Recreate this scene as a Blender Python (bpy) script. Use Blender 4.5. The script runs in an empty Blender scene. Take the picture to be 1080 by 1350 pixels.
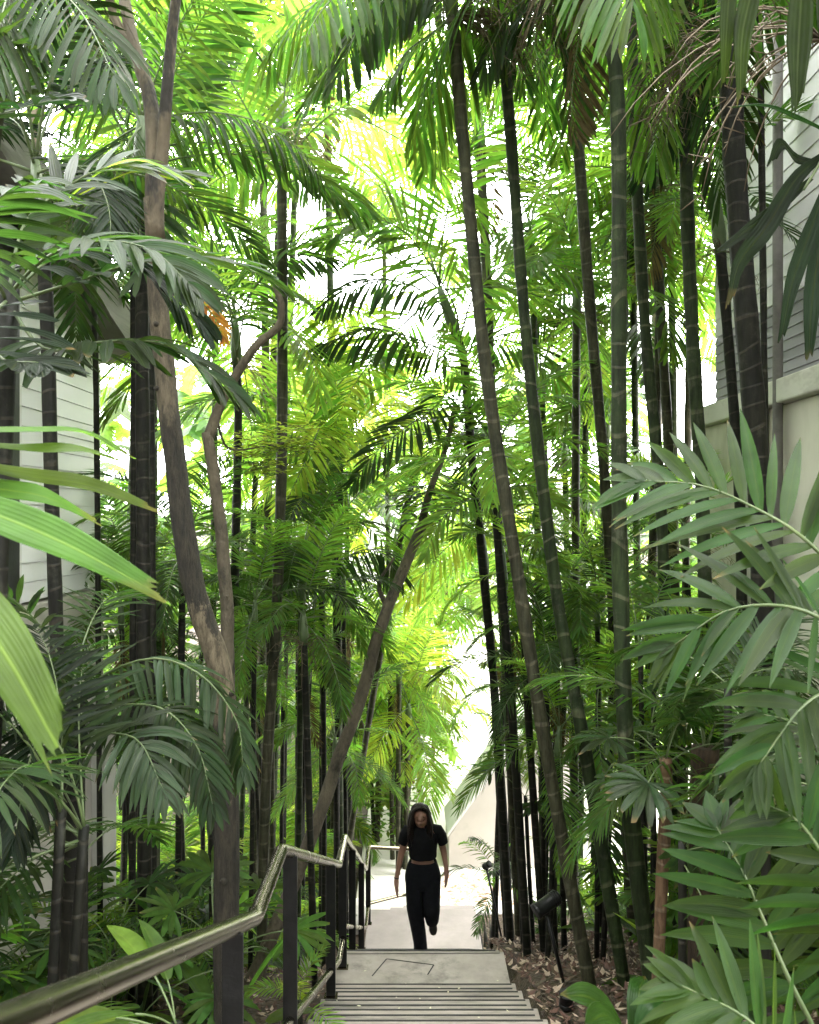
import bpy, math, random
from mathutils import Vector, Matrix, noise
R = random.Random(11)
rad = math.radians
V = Vector
sc = bpy.context.scene
col = sc.collection
UP = V((0, 0, 1))

# ---------------------------------------------------------------- helpers
def at(px, py, d):
    """a point of the place, from its bearing in the photograph and its distance in metres"""
    return V(((px - 540) / 1080 * d, d, (680 - py) / 1080 * d))

def tag(o, label=None, cat=None, group=None, kind=None):
    if label: o['label'] = label
    if cat: o['category'] = cat
    if group: o['group'] = group
    if kind: o['kind'] = kind
    return o

def empty(name, loc):
    o = bpy.data.objects.new(name, None)
    o.empty_display_size = .2
    o.location = loc
    col.objects.link(o)
    return o

def link(name, me, parent=None, loc=None):
    o = bpy.data.objects.new(name, me)
    col.objects.link(o)
    if parent is not None: o.parent = parent
    if loc is not None: o.location = loc
    return o

class MB:
    """collects faces of one mesh, with a uv and a value per vertex"""
    def __init__(s):
        s.v = []; s.f = []; s.uv = []; s.c = []; s.mi = []
    def vert(s, p, uv=(0, 0), c=.5):
        s.v.append((p[0], p[1], p[2])); s.uv.append(uv); s.c.append(c)
        return len(s.v) - 1
    def face(s, ids, mi=0):
        s.f.append(ids); s.mi.append(mi)
    def box(s, a, b, mi=0, M=None):
        P = [V((x, y, z)) for z in (a[2], b[2]) for y in (a[1], b[1]) for x in (a[0], b[0])]
        if M is not None: P = [M @ p for p in P]
        i = [s.vert(p, (p[0], p[2])) for p in P]
        for q in ((0, 2, 3, 1), (4, 5, 7, 6), (0, 1, 5, 4), (2, 6, 7, 3), (0, 4, 6, 2), (1, 3, 7, 5)):
            s.face([i[k] for k in q], mi)
    def prism(s, poly, offs, mi=0):
        """polygon (list of points) swept by a vector"""
        n = len(poly)
        a = [s.vert(p, (p[0], p[2])) for p in poly]
        b = [s.vert(V(p) + offs, (p[0], p[2])) for p in poly]
        s.face(a[::-1], mi); s.face(b, mi)
        for k in range(n):
            s.face([a[k], a[(k + 1) % n], b[(k + 1) % n], b[k]], mi)
    def tube(s, pts, rads, n=8, cap=True, c=.5, mi=0, flat=None):
        pts = [V(p) for p in pts]
        if not hasattr(rads, '__len__'): rads = [rads] * len(pts)
        rings = []; L = 0
        t0 = (pts[1] - pts[0]).normalized()
        a = t0.orthogonal().normalized()
        for k, p in enumerate(pts):
            if k == 0: t = t0
            elif k == len(pts) - 1: t = (pts[k] - pts[k - 1]).normalized()
            else: t = ((pts[k + 1] - pts[k]).normalized() + (pts[k] - pts[k - 1]).normalized()).normalized()
            a = (a - t * a.dot(t)).normalized(); b = t.cross(a)
            if k: L += (pts[k] - pts[k - 1]).length
            ring = []
            for j in range(n):
                th = 2 * math.pi * j / n
                q = p + (a * math.cos(th) + b * math.sin(th)) * rads[k]
                ring.append(s.vert(q, (j / n, L), c))
            rings.append(ring)
        for k in range(len(pts) - 1):
            for j in range(n):
                s.face([rings[k][j], rings[k][(j + 1) % n], rings[k + 1][(j + 1) % n], rings[k + 1][j]], mi)
        if cap and n > 2:
            s.face(rings[0][::-1], mi); s.face(rings[-1], mi)
    def mesh(s, name, mats, smooth=True):
        me = bpy.data.meshes.new(name)
        me.from_pydata(s.v, [], s.f)
        if not isinstance(mats, (list, tuple)): mats = [mats]
        for m in mats: me.materials.append(m)
        ul = me.uv_layers.new(name='UVMap')
        idx = [0] * len(me.loops)
        me.loops.foreach_get('vertex_index', idx)
        flat = []
        for i in idx: flat.extend(s.uv[i])
        ul.data.foreach_set('uv', flat)
        at_ = me.attributes.new('var', 'FLOAT', 'POINT')
        at_.data.foreach_set('value', s.c)
        me.polygons.foreach_set('material_index', s.mi)
        me.polygons.foreach_set('use_smooth', [smooth] * len(s.f))
        me.update()
        return me
    def build(s, name, mats, parent=None, loc=None, smooth=True):
        return link(name, s.mesh(name, mats, smooth), parent, loc)

def bevel(o, w=.006, seg=2):
    m = o.modifiers.new('bevel', 'BEVEL'); m.width = w; m.segments = seg; m.limit_method = 'ANGLE'
    return o

def spline(pts, n):
    """Catmull-Rom through points"""
    pts = [V(p) for p in pts]
    if len(pts) == 2: return [pts[0].lerp(pts[1], k / (n - 1)) for k in range(n)]
    P = [pts[0] * 2 - pts[1]] + pts + [pts[-1] * 2 - pts[-2]]
    m = len(pts) - 1; out = []
    for k in range(n):
        u = k / (n - 1) * m; i = min(int(u), m - 1); t = u - i
        p0, p1, p2, p3 = P[i:i + 4]
        out.append(.5 * ((2 * p1) + (p2 - p0) * t + (2 * p0 - 5 * p1 + 4 * p2 - p3) * t * t + (3 * p1 - p0 - 3 * p2 + p3) * t ** 3))
    return out

# ---------------------------------------------------------------- materials
def new_mat(name):
    m = bpy.data.materials.new(name); m.use_nodes = True
    nt = m.node_tree; nt.nodes.clear()
    out = nt.nodes.new('ShaderNodeOutputMaterial')
    return m, nt, out
def N(nt, t, **kw):
    n = nt.nodes.new(t)
    for k, v in kw.items():
        if k.startswith('in_'): n.inputs[k[3:].replace('_', ' ')].default_value = v
        else: setattr(n, k, v)
    return n
def ramp(nt, stops):
    r = nt.nodes.new('ShaderNodeValToRGB'); e = r.color_ramp.elements
    while len(e) < len(stops): e.new(.5)
    for x, (p, c) in zip(e, stops):
        x.position = p; x.color = (*c, 1) if len(c) == 3 else c
    return r

def surf_mat(name, c1, c2, scale=6, rough=.7, bump=.2, detail=6, metallic=0, spots=None, stretch=(1, 1, 1), fine=0, spec=.5):
    m, nt, out = new_mat(name)
    p = N(nt, 'ShaderNodeBsdfPrincipled'); p.inputs['Metallic'].default_value = metallic
    p.inputs['Specular IOR Level'].default_value = spec
    tc = N(nt, 'ShaderNodeTexCoord'); mp = N(nt, 'ShaderNodeMapping'); mp.inputs['Scale'].default_value = stretch
    nt.links.new(tc.outputs['Object'], mp.inputs[0])
    n = N(nt, 'ShaderNodeTexNoise', in_Scale=scale, in_Detail=detail, in_Roughness=.65)
    nt.links.new(mp.outputs[0], n.inputs['Vector'])
    r = ramp(nt, [(.32, c1), (.68, c2)])
    nt.links.new(n.outputs['Fac'], r.inputs[0])
    cout = r.outputs[0]
    if spots:
        sc_, colr, lo, hi = spots
        n2 = N(nt, 'ShaderNodeTexNoise', in_Scale=sc_, in_Detail=5, in_Roughness=.7)
        nt.links.new(mp.outputs[0], n2.inputs['Vector'])
        r2 = ramp(nt, [(lo, (0, 0, 0)), (hi, (1, 1, 1))])
        nt.links.new(n2.outputs['Fac'], r2.inputs[0])
        mx = N(nt, 'ShaderNodeMixRGB'); mx.inputs[2].default_value = (*colr, 1)
        nt.links.new(r2.outputs[0], mx.inputs[0]); nt.links.new(cout, mx.inputs[1])
        cout = mx.outputs[0]
    nt.links.new(cout, p.inputs['Base Color'])
    rr = N(nt, 'ShaderNodeMapRange'); rr.inputs['To Min'].default_value = max(.05, rough - .12); rr.inputs['To Max'].default_value = min(1, rough + .12)
    nt.links.new(n.outputs['Fac'], rr.inputs['Value']); nt.links.new(rr.outputs[0], p.inputs['Roughness'])
    if bump:
        n3 = N(nt, 'ShaderNodeTexNoise', in_Scale=scale * 5, in_Detail=4)
        nt.links.new(mp.outputs[0], n3.inputs['Vector'])
        b = N(nt, 'ShaderNodeBump', in_Strength=bump, in_Distance=.02)
        nt.links.new(n3.outputs['Fac'], b.inputs['Height']); nt.links.new(b.outputs[0], p.inputs['Normal'])
    nt.links.new(p.outputs[0], out.inputs[0])
    return m

def leaf_mat(name, base, trans, tfac=.45, rough=.42, hue=.03, dry=0, corrug=0, spec=.5):
    """palm leaf: glossy face, light let through, pale midrib, small browned tips"""
    m, nt, out = new_mat(name)
    p = N(nt, 'ShaderNodeBsdfPrincipled'); p.inputs['Roughness'].default_value = rough
    p.inputs['Specular IOR Level'].default_value = spec
    tr = N(nt, 'ShaderNodeBsdfTranslucent')
    oi = N(nt, 'ShaderNodeObjectInfo'); va = N(nt, 'ShaderNodeAttribute', attribute_name='var')
    uv = N(nt, 'ShaderNodeTexCoord'); sep = N(nt, 'ShaderNodeSeparateXYZ')
    nt.links.new(uv.outputs['UV'], sep.inputs[0])
    # brightness from object random and leaflet value
    ad = N(nt, 'ShaderNodeMath', operation='ADD'); nt.links.new(oi.outputs['Random'], ad.inputs[0]); nt.links.new(va.outputs['Fac'], ad.inputs[1])
    mr = N(nt, 'ShaderNodeMapRange'); mr.inputs['From Max'].default_value = 2; mr.inputs['To Min'].default_value = .5; mr.inputs['To Max'].default_value = 1.5
    nt.links.new(ad.outputs[0], mr.inputs['Value'])
    # slow mottling over the blade
    no = N(nt, 'ShaderNodeTexNoise', in_Scale=9, in_Detail=4); nt.links.new(uv.outputs['Object'], no.inputs['Vector'])
    mr2 = N(nt, 'ShaderNodeMapRange'); mr2.inputs['From Min'].default_value = .3; mr2.inputs['From Max'].default_value = .7; mr2.inputs['To Min'].default_value = .75; mr2.inputs['To Max'].default_value = 1.25
    nt.links.new(no.outputs['Fac'], mr2.inputs['Value'])
    mu = N(nt, 'ShaderNodeMath', operation='MULTIPLY'); nt.links.new(mr.outputs[0], mu.inputs[0]); nt.links.new(mr2.outputs[0], mu.inputs[1])
    hs = N(nt, 'ShaderNodeHueSaturation'); hs.inputs['Color'].default_value = (*base, 1)
    hv = N(nt, 'ShaderNodeMapRange'); hv.inputs['To Min'].default_value = .5 - hue; hv.inputs['To Max'].default_value = .5 + hue * .6
    nt.links.new(va.outputs['Fac'], hv.inputs['Value']); nt.links.new(hv.outputs[0], hs.inputs['Hue']); nt.links.new(mu.outputs[0], hs.inputs['Value'])
    # midrib
    ab = N(nt, 'ShaderNodeMath', operation='ABSOLUTE'); nt.links.new(sep.outputs['X'], ab.inputs[0])
    lt = N(nt, 'ShaderNodeMath', operation='LESS_THAN'); lt.inputs[1].default_value = .07; nt.links.new(ab.outputs[0], lt.inputs[0])
    mf = N(nt, 'ShaderNodeMath', operation='MULTIPLY'); mf.inputs[1].default_value = .45; nt.links.new(lt.outputs[0], mf.inputs[0])
    mx = N(nt, 'ShaderNodeMixRGB'); mx.inputs[2].default_value = (base[0] * 2.2 + .03, base[1] * 1.7 + .03, base[2] * 1.6, 1)
    nt.links.new(mf.outputs[0], mx.inputs[0]); nt.links.new(hs.outputs[0], mx.inputs[1])
    # brown tips
    n4 = N(nt, 'ShaderNodeTexNoise', in_Scale=5, in_Detail=2); nt.links.new(uv.outputs['Object'], n4.inputs['Vector'])
    a4 = N(nt, 'ShaderNodeMath', operation='MULTIPLY_ADD'); a4.inputs[1].default_value = .5; nt.links.new(n4.outputs['Fac'], a4.inputs[0]); nt.links.new(sep.outputs['Y'], a4.inputs[2])
    tp = ramp(nt, [(.0, (0, 0, 0)), (1.0, (1, 1, 1))]); tp.color_ramp.elements[0].position = .0
    m4 = N(nt, 'ShaderNodeMapRange'); m4.inputs['From Min'].default_value = 1.24 - dry; m4.inputs['From Max'].default_value = 1.36 - dry
    nt.links.new(a4.outputs[0], m4.inputs['Value'])
    mt = N(nt, 'ShaderNodeMixRGB'); mt.inputs[2].default_value = (.16, .10, .035, 1)
    nt.links.new(m4.outputs[0], mt.inputs[0]); nt.links.new(mx.outputs[0], mt.inputs[1])
    nt.links.new(mt.outputs[0], p.inputs['Base Color'])
    ht = N(nt, 'ShaderNodeHueSaturation'); ht.inputs['Color'].default_value = (*trans, 1)
    nt.links.new(hv.outputs[0], ht.inputs['Hue']); nt.links.new(mu.outputs[0], ht.inputs['Value'])
    nt.links.new(ht.outputs[0], tr.inputs['Color'])
    ms = N(nt, 'ShaderNodeMixShader'); ms.inputs[0].default_value = tfac
    nt.links.new(p.outputs[0], ms.inputs[1]); nt.links.new(tr.outputs[0], ms.inputs[2])
    # lengthwise ribs
    wv = N(nt, 'ShaderNodeMath', operation='MULTIPLY'); wv.inputs[1].default_value = 16 + corrug; nt.links.new(sep.outputs['X'], wv.inputs[0])
    sn = N(nt, 'ShaderNodeMath', operation='SINE'); nt.links.new(wv.outputs[0], sn.inputs[0])
    nb = N(nt, 'ShaderNodeMath', operation='MULTIPLY_ADD'); nb.inputs[1].default_value = 1.5
    nt.links.new(no.outputs['Fac'], nb.inputs[0]); nt.links.new(sn.outputs[0], nb.inputs[2])
    bu = N(nt, 'ShaderNodeBump', in_Strength=.25, in_Distance=.004); nt.links.new(nb.outputs[0], bu.inputs['Height'])
    nt.links.new(bu.outputs[0], p.inputs['Normal'])
    nt.links.new(ms.outputs[0], out.inputs[0])
    return m

def stem_mat(name, c1, c2, ringc, spacing=.2, rw=.07, mott=.5):
    """ringed palm stem: uv v is the length in metres"""
    m, nt, out = new_mat(name)
    p = N(nt, 'ShaderNodeBsdfPrincipled'); p.inputs['Roughness'].default_value = .62; p.inputs['Specular IOR Level'].default_value = .22
    tc = N(nt, 'ShaderNodeTexCoord'); sep = N(nt, 'ShaderNodeSeparateXYZ'); nt.links.new(tc.outputs['UV'], sep.inputs[0])
    oi = N(nt, 'ShaderNodeObjectInfo')
    n = N(nt, 'ShaderNodeTexNoise', in_Scale=4, in_Detail=7, in_Roughness=.7); nt.links.new(tc.outputs['Object'], n.inputs['Vector'])
    r = ramp(nt, [(.3, c1), (.7, c2)]); nt.links.new(n.outputs['Fac'], r.inputs[0])
    # rings, spacing wavers
    nn = N(nt, 'ShaderNodeTexNoise', in_Scale=1.3, in_Detail=1); nt.links.new(tc.outputs['Object'], nn.inputs['Vector'])
    ad = N(nt, 'ShaderNodeMath', operation='MULTIPLY_ADD'); ad.inputs[1].default_value = .7; nt.links.new(nn.outputs['Fac'], ad.inputs[0]); nt.links.new(sep.outputs['Y'], ad.inputs[2])
    md = N(nt, 'ShaderNodeMath', operation='DIVIDE'); md.inputs[1].default_value = spacing; nt.links.new(ad.outputs[0], md.inputs[0])
    a2 = N(nt, 'ShaderNodeMath', operation='ADD'); nt.links.new(md.outputs[0], a2.inputs[0]); nt.links.new(oi.outputs['Random'], a2.inputs[1])
    fr = N(nt, 'ShaderNodeMath', operation='FRACT'); nt.links.new(a2.outputs[0], fr.inputs[0])
    rg = ramp(nt, [(0, (1, 1, 1)), (rw, (.75, .75, .75)), (rw + .05, (0, 0, 0)), (.9, (0, 0, 0)), (1, (.0, .0, .0))]); nt.links.new(fr.outputs[0], rg.inputs[0])
    n5 = N(nt, 'ShaderNodeTexNoise', in_Scale=14, in_Detail=3); nt.links.new(tc.outputs['Object'], n5.inputs['Vector'])
    mm = N(nt, 'ShaderNodeMath', operation='MULTIPLY'); nt.links.new(rg.outputs[0], mm.inputs[0]); nt.links.new(n5.outputs['Fac'], mm.inputs[1])
    mm2 = N(nt, 'ShaderNodeMath', operation='MULTIPLY', use_clamp=True); mm2.inputs[1].default_value = 1.25; nt.links.new(mm.outputs[0], mm2.inputs[0])
    mx = N(nt, 'ShaderNodeMixRGB'); mx.inputs[2].default_value = (*ringc, 1)
    nt.links.new(mm2.outputs[0], mx.inputs[0]); nt.links.new(r.outputs[0], mx.inputs[1])
    # grey lichen blotches
    n2 = N(nt, 'ShaderNodeTexNoise', in_Scale=7, in_Detail=6, in_Roughness=.75); nt.links.new(tc.outputs['Object'], n2.inputs['Vector'])
    r2 = ramp(nt, [(.54, (0, 0, 0)), (.66, (mott, mott, mott))]); nt.links.new(n2.outputs['Fac'], r2.inputs[0])
    m3 = N(nt, 'ShaderNodeMixRGB'); m3.inputs[2].default_value = (.075, .076, .055, 1)
    nt.links.new(r2.outputs[0], m3.inputs[0]); nt.links.new(mx.outputs[0], m3.inputs[1])
    # dark scars and stains running down the stem
    mps = N(nt, 'ShaderNodeMapping'); mps.inputs['Scale'].default_value = (1, 1, .16); nt.links.new(tc.outputs['Object'], mps.inputs[0])
    n7 = N(nt, 'ShaderNodeTexNoise', in_Scale=22, in_Detail=5, in_Roughness=.7); nt.links.new(mps.outputs[0], n7.inputs['Vector'])
    r7 = ramp(nt, [(.36, (.38, .36, .34)), (.58, (1.15, 1.15, 1.1))]); nt.links.new(n7.outputs['Fac'], r7.inputs[0])
    m7 = N(nt, 'ShaderNodeMixRGB', blend_type='MULTIPLY'); m7.inputs[0].default_value = 1
    nt.links.new(m3.outputs[0], m7.inputs[1]); nt.links.new(r7.outputs[0], m7.inputs[2])
    nt.links.new(m7.outputs[0], p.inputs['Base Color'])
    b = N(nt, 'ShaderNodeBump', in_Strength=.5, in_Distance=.01)
    hh = N(nt, 'ShaderNodeMath', operation='ADD'); nt.links.new(rg.outputs[0], hh.inputs[0]); nt.links.new(n2.outputs['Fac'], hh.inputs[1])
    nt.links.new(hh.outputs[0], b.inputs['Height']); nt.links.new(b.outputs[0], p.inputs['Normal'])
    nt.links.new(p.outputs[0], out.inputs[0])
    return m

L = {
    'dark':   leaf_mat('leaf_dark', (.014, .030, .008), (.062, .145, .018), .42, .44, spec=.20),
    'mid':    leaf_mat('leaf_mid', (.034, .076, .014), (.18, .37, .035), .50, .44, spec=.2),
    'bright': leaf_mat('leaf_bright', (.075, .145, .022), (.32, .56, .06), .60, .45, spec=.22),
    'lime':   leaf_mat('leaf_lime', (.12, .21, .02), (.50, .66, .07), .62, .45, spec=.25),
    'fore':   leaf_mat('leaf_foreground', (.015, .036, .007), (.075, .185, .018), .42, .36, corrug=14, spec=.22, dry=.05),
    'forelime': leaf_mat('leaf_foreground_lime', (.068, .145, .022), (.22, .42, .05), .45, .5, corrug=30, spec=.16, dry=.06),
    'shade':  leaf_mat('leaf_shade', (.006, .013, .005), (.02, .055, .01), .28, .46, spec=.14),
    'gold':   leaf_mat('leaf_gold', (.32, .16, .02), (.6, .3, .03), .5, .6),
    'dry':    leaf_mat('leaf_dry', (.075, .060, .026), (.17, .125, .05), .3, .7, hue=.01, spec=.1),
    'pale':   leaf_mat('leaf_pale', (.022, .043, .016), (.09, .18, .035), .40, .36, spec=.30, dry=.05),
}
M_STEM = stem_mat('palm_stem_green', (.008, .016, .005), (.026, .040, .013), (.095, .095, .056), .23)
M_STEMG = stem_mat('palm_stem_grey', (.016, .019, .010), (.055, .052, .031), (.09, .08, .052), .19)
M_STEMD = stem_mat('palm_stem_dark', (.004, .005, .0035), (.013, .0125, .008), (.042, .036, .025), .15, mott=.25)
M_STEMB = stem_mat('palm_stem_brown', (.10, .058, .035), (.19, .12, .078), (.25, .19, .14), .16, mott=.3)
M_SHAFT = surf_mat('crownshaft', (.05, .085, .03), (.10, .14, .06), 5, .45, .1)
M_PET = surf_mat('petiole', (.05, .085, .028), (.10, .13, .045), 9, .5, .1)
M_BARK = surf_mat('bark_mottled', (.045, .034, .022), (.15, .12, .08), 5, .85, .9, 8, spots=(2.6, (.018, .015, .012), .50, .58), stretch=(1, 1, .45))
M_BARKD = surf_mat('bark_dark_mossy', (.022, .018, .013), (.075, .055, .038), 7, .9, 1.0, 8, spots=(3, (.03, .04, .016), .55, .66), stretch=(1, 1, .5))
M_BARKG = surf_mat('bark_grey', (.05, .041, .027), (.135, .112, .076), 9, .85, 1.0, 8, spots=(4, (.022, .02, .012), .55, .66), stretch=(1, 1, .5))
M_FLOWER = surf_mat('flower_strings', (.15, .14, .05), (.26, .22, .10), 20, .7, 0)
M_FLOWERB = surf_mat('flower_strings_brown', (.06, .045, .026), (.13, .095, .055), 20, .8, 0)
M_FIBRE = surf_mat('leaf_base_fibre', (.025, .017, .011), (.085, .052, .032), 14, .9, .8, stretch=(3, 3, .4))
M_STEEL = surf_mat('brushed_steel', (.12, .105, .07), (.18, .16, .11), 3, .25, 0, metallic=1)
M_POST = surf_mat('black_paint', (.005, .005, .005), (.010, .010, .010), 12, .42, .1, spec=.3)
M_TREAD = surf_mat('tread_boards', (.25, .215, .19), (.40, .345, .31), 5, .75, .4, 10, spots=(1.6, (.13, .118, .105), .50, .66), stretch=(.5, 3, 1))
M_STRIP = surf_mat('anti_slip', (.016, .015, .015), (.035, .032, .032), 20, .8, .3)
M_LAND = surf_mat('landing_concrete', (.28, .24, .215), (.40, .35, .315), 4, .75, .25, 10, spots=(2.2, (.16, .145, .13), .52, .68))
M_LANDP = surf_mat('landing_concrete_pinkish', (.17, .145, .138), (.24, .205, .198), 2.2, .75, .15, 9)
M_SIDE = surf_mat('stringer', (.10, .095, .09), (.17, .16, .15), 5, .8, .3)
M_COURT = surf_mat('courtyard_paving', (.55, .51, .47), (.70, .66, .62), 1.2, .8, .1, 8)
M_WALLC = surf_mat('pale_concrete', (.47, .43, .40), (.56, .52, .48), .9, .85, .12, 9, spots=(.7, (.38, .35, .31), .55, .75))
M_WALLR = surf_mat('beige_render', (.58, .55, .48), (.70, .67, .59), 1.1, .88, .15, 9, spots=(.8, (.46, .44, .37), .52, .75), stretch=(1, 1, .45))
M_CORN = surf_mat('cornice_render', (.56, .55, .50), (.68, .66, .61), 1.6, .85, .12, 9, spots=(2, (.33, .32, .28), .56, .75), stretch=(1, .4, 1))
M_PILL = surf_mat('pillar_render', (.36, .35, .32), (.45, .44, .41), 1.4, .85, .12, 9)
M_ROOF = surf_mat('roof_board', (.11, .10, .092), (.19, .175, .16), 3, .8, .3, stretch=(1, .3, 3))
M_BLACK = surf_mat('black_column', (.006, .006, .007), (.014, .014, .015), 6, .5, .1)
M_WHITE = surf_mat('white_plaster', (.74, .73, .71), (.82, .81, .80), 2, .8, .08)
M_SKIN = surf_mat('skin', (.18, .09, .06), (.24, .125, .085), 9, .55, .05)
M_SHIRT = surf_mat('black_cotton', (.004, .004, .005), (.008, .008, .009), 30, .95, .3, spec=.1)
M_TROU = surf_mat('black_trousers', (.004, .0045, .006), (.008, .0085, .011), 26, .95, .3, spec=.1)
M_HAIR = surf_mat('dark_hair', (.005, .004, .003), (.018, .011, .007), 30, .5, .4, stretch=(4, 4, .4), spec=.2)
M_SHOE = surf_mat('shoe', (.012, .012, .013), (.03, .03, .03), 20, .6, .1)
M_SOLE = surf_mat('shoe_sole', (.20, .13, .095), (.30, .21, .16), 20, .8, .2)
M_ROCK = surf_mat('rock', (.20, .19, .17), (.40, .38, .35), 3, .9, 1.0, 9, spots=(4, (.08, .08, .05), .56, .68))

def bark_bands(name):
    """bark whose tone changes along the trunk: dark foot, pale stretch, dark stretch, mottled brown above"""
    m, nt, out = new_mat(name)
    p = N(nt, 'ShaderNodeBsdfPrincipled'); p.inputs['Roughness'].default_value = .85
    tc = N(nt, 'ShaderNodeTexCoord'); sep = N(nt, 'ShaderNodeSeparateXYZ'); nt.links.new(tc.outputs['UV'], sep.inputs[0])
    mp = N(nt, 'ShaderNodeMapping'); mp.inputs['Scale'].default_value = (1, 1, .4); nt.links.new(tc.outputs['Object'], mp.inputs[0])
    n = N(nt, 'ShaderNodeTexNoise', in_Scale=9, in_Detail=8, in_Roughness=.7); nt.links.new(mp.outputs[0], n.inputs['Vector'])
    n2 = N(nt, 'ShaderNodeTexNoise', in_Scale=5, in_Detail=6, in_Roughness=.7); nt.links.new(mp.outputs[0], n2.inputs['Vector'])
    a = N(nt, 'ShaderNodeMath', operation='MULTIPLY_ADD'); a.inputs[1].default_value = 2.2; nt.links.new(n2.outputs['Fac'], a.inputs[0]); nt.links.new(sep.outputs['Y'], a.inputs[2])
    d = N(nt, 'ShaderNodeMath', operation='MULTIPLY_ADD'); d.inputs[1].default_value = 1 / 6; d.inputs[2].default_value = -1.1 / 6; nt.links.new(a.outputs[0], d.inputs[0])
    w = (1, 1, 1); k = (0, 0, 0)
    r = ramp(nt, [(.0, k), (.335, k), (.36, w), (.475, w), (.49, k), (.70, k), (.74, (.6, .6, .6)), (.80, (.55, .55, .55))]); nt.links.new(d.outputs[0], r.inputs[0])  # dark foot, then pale, dark and mid tone with height
    cd = ramp(nt, [(.3, (.010, .009, .006)), (.7, (.046, .037, .022))]); nt.links.new(n.outputs['Fac'], cd.inputs[0])
    cl = ramp(nt, [(.3, (.085, .067, .040)), (.7, (.19, .155, .10))]); nt.links.new(n.outputs['Fac'], cl.inputs[0])
    mx = N(nt, 'ShaderNodeMixRGB'); nt.links.new(r.outputs[0], mx.inputs[0]); nt.links.new(cd.outputs[0], mx.inputs[1]); nt.links.new(cl.outputs[0], mx.inputs[2])
    nt.links.new(mx.outputs[0], p.inputs['Base Color'])
    mq = N(nt, 'ShaderNodeMapping'); mq.inputs['Scale'].default_value = (1, 1, .22); nt.links.new(tc.outputs['Object'], mq.inputs[0])
    vo = N(nt, 'ShaderNodeTexNoise', in_Scale=34, in_Detail=6, in_Roughness=.75); nt.links.new(mq.outputs[0], vo.inputs['Vector'])
    rv = ramp(nt, [(.38, (.35, .33, .30)), (.56, (1.2, 1.2, 1.2))]); nt.links.new(vo.outputs['Fac'], rv.inputs[0])
    mv = N(nt, 'ShaderNodeMixRGB', blend_type='MULTIPLY'); mv.inputs[0].default_value = .85; nt.links.new(mx.outputs[0], mv.inputs[1]); nt.links.new(rv.outputs[0], mv.inputs[2])
    nt.links.new(mv.outputs[0], p.inputs['Base Color'])
    bu = N(nt, 'ShaderNodeBump', in_Strength=1, in_Distance=.04); nt.links.new(vo.outputs['Fac'], bu.inputs['Height']); nt.links.new(bu.outputs[0], p.inputs['Normal'])
    nt.links.new(p.outputs[0], out.inputs[0]); return m
M_BARK1 = bark_bands('bark_banded')
def siding_mat(name, c1, c2, pitch=.155, dark=.3):
    m, nt, out = new_mat(name)
    p = N(nt, 'ShaderNodeBsdfPrincipled'); p.inputs['Roughness'].default_value = .6
    tc = N(nt, 'ShaderNodeTexCoord')
    n = N(nt, 'ShaderNodeTexNoise', in_Scale=2.5, in_Detail=7); mp = N(nt, 'ShaderNodeMapping'); mp.inputs['Scale'].default_value = (1, .4, 2)
    nt.links.new(tc.outputs['Object'], mp.inputs[0]); nt.links.new(mp.outputs[0], n.inputs['Vector'])
    r = ramp(nt, [(.3, c1), (.7, c2)]); nt.links.new(n.outputs['Fac'], r.inputs[0])
    nt.links.new(r.outputs[0], p.inputs['Base Color']); nt.links.new(p.outputs[0], out.inputs[0])
    return m
M_SIDEW = siding_mat('white_siding', (.84, .83, .85), (.90, .89, .91))
M_SIDEL = siding_mat('lavender_siding', (.66, .63, .70), (.78, .75, .81))

M_LOUV = siding_mat('grey_louvre', (.20, .195, .215), (.29, .28, .31))

def ground_mat():
    m, nt, out = new_mat('earth_mulch')
    p = N(nt, 'ShaderNodeBsdfPrincipled'); p.inputs['Roughness'].default_value = .95
    tc = N(nt, 'ShaderNodeTexCoord')
    n = N(nt, 'ShaderNodeTexNoise', in_Scale=1.7, in_Detail=10, in_Roughness=.75); nt.links.new(tc.outputs['Object'], n.inputs['Vector'])
    r = ramp(nt, [(.28, (.016, .013, .009)), (.5, (.055, .038, .024)), (.66, (.085, .055, .034)), (.8, (.035, .05, .018))]); nt.links.new(n.outputs['Fac'], r.inputs[0])
    v = N(nt, 'ShaderNodeTexVoronoi', in_Scale=26); nt.links.new(tc.outputs['Object'], v.inputs['Vector'])
    b = N(nt, 'ShaderNodeBump', in_Strength=.9, in_Distance=.03); nt.links.new(v.outputs['Distance'], b.inputs['Height'])
    nt.links.new(b.outputs[0], p.inputs['Normal'])
    nt.links.new(r.outputs[0], p.inputs['Base Color']); nt.links.new(p.outputs[0], out.inputs[0])
    return m
M_EARTH = ground_mat()

# ---------------------------------------------------------------- levels of the slope
PROF = [(-6, -1.5), (.3, -1.5), (3.19, -2.665), (3.82, -2.665), (7.19, -4.06), (7.63, -4.06), (11.2, -5.93), (12.7, -5.93), (13.4, -6.52)]
def floor_z(y):
    if y <= PROF[0][0]: return PROF[0][1]
    for (a, za), (b, zb) in zip(PROF, PROF[1:]):
        if y <= b: return za + (zb - za) * (y - a) / (b - a)
    return PROF[-1][1]
def ground_z(x, y):
    z = sum(floor_z(y + k * .5) for k in (-2, -1, 0, 1, 2)) / 5
    bump = .12 * noise.noise(V((x * .7, y * .7, 3)))
    if x > .9: k = .02 + .10 * min(x - .9, 3) - .42 * max(0, min(1, (y - 9.6) / 1.2))
    elif x < -.75: k = -.22 - .02 * min(-x, 4)
    else: k = -.42
    fade = 1 if y < 12 else max(0, 1 - (y - 12) / 2)
    return z + (k + bump) * fade - (.06 if fade < 1 else 0) * (1 - fade)

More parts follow.
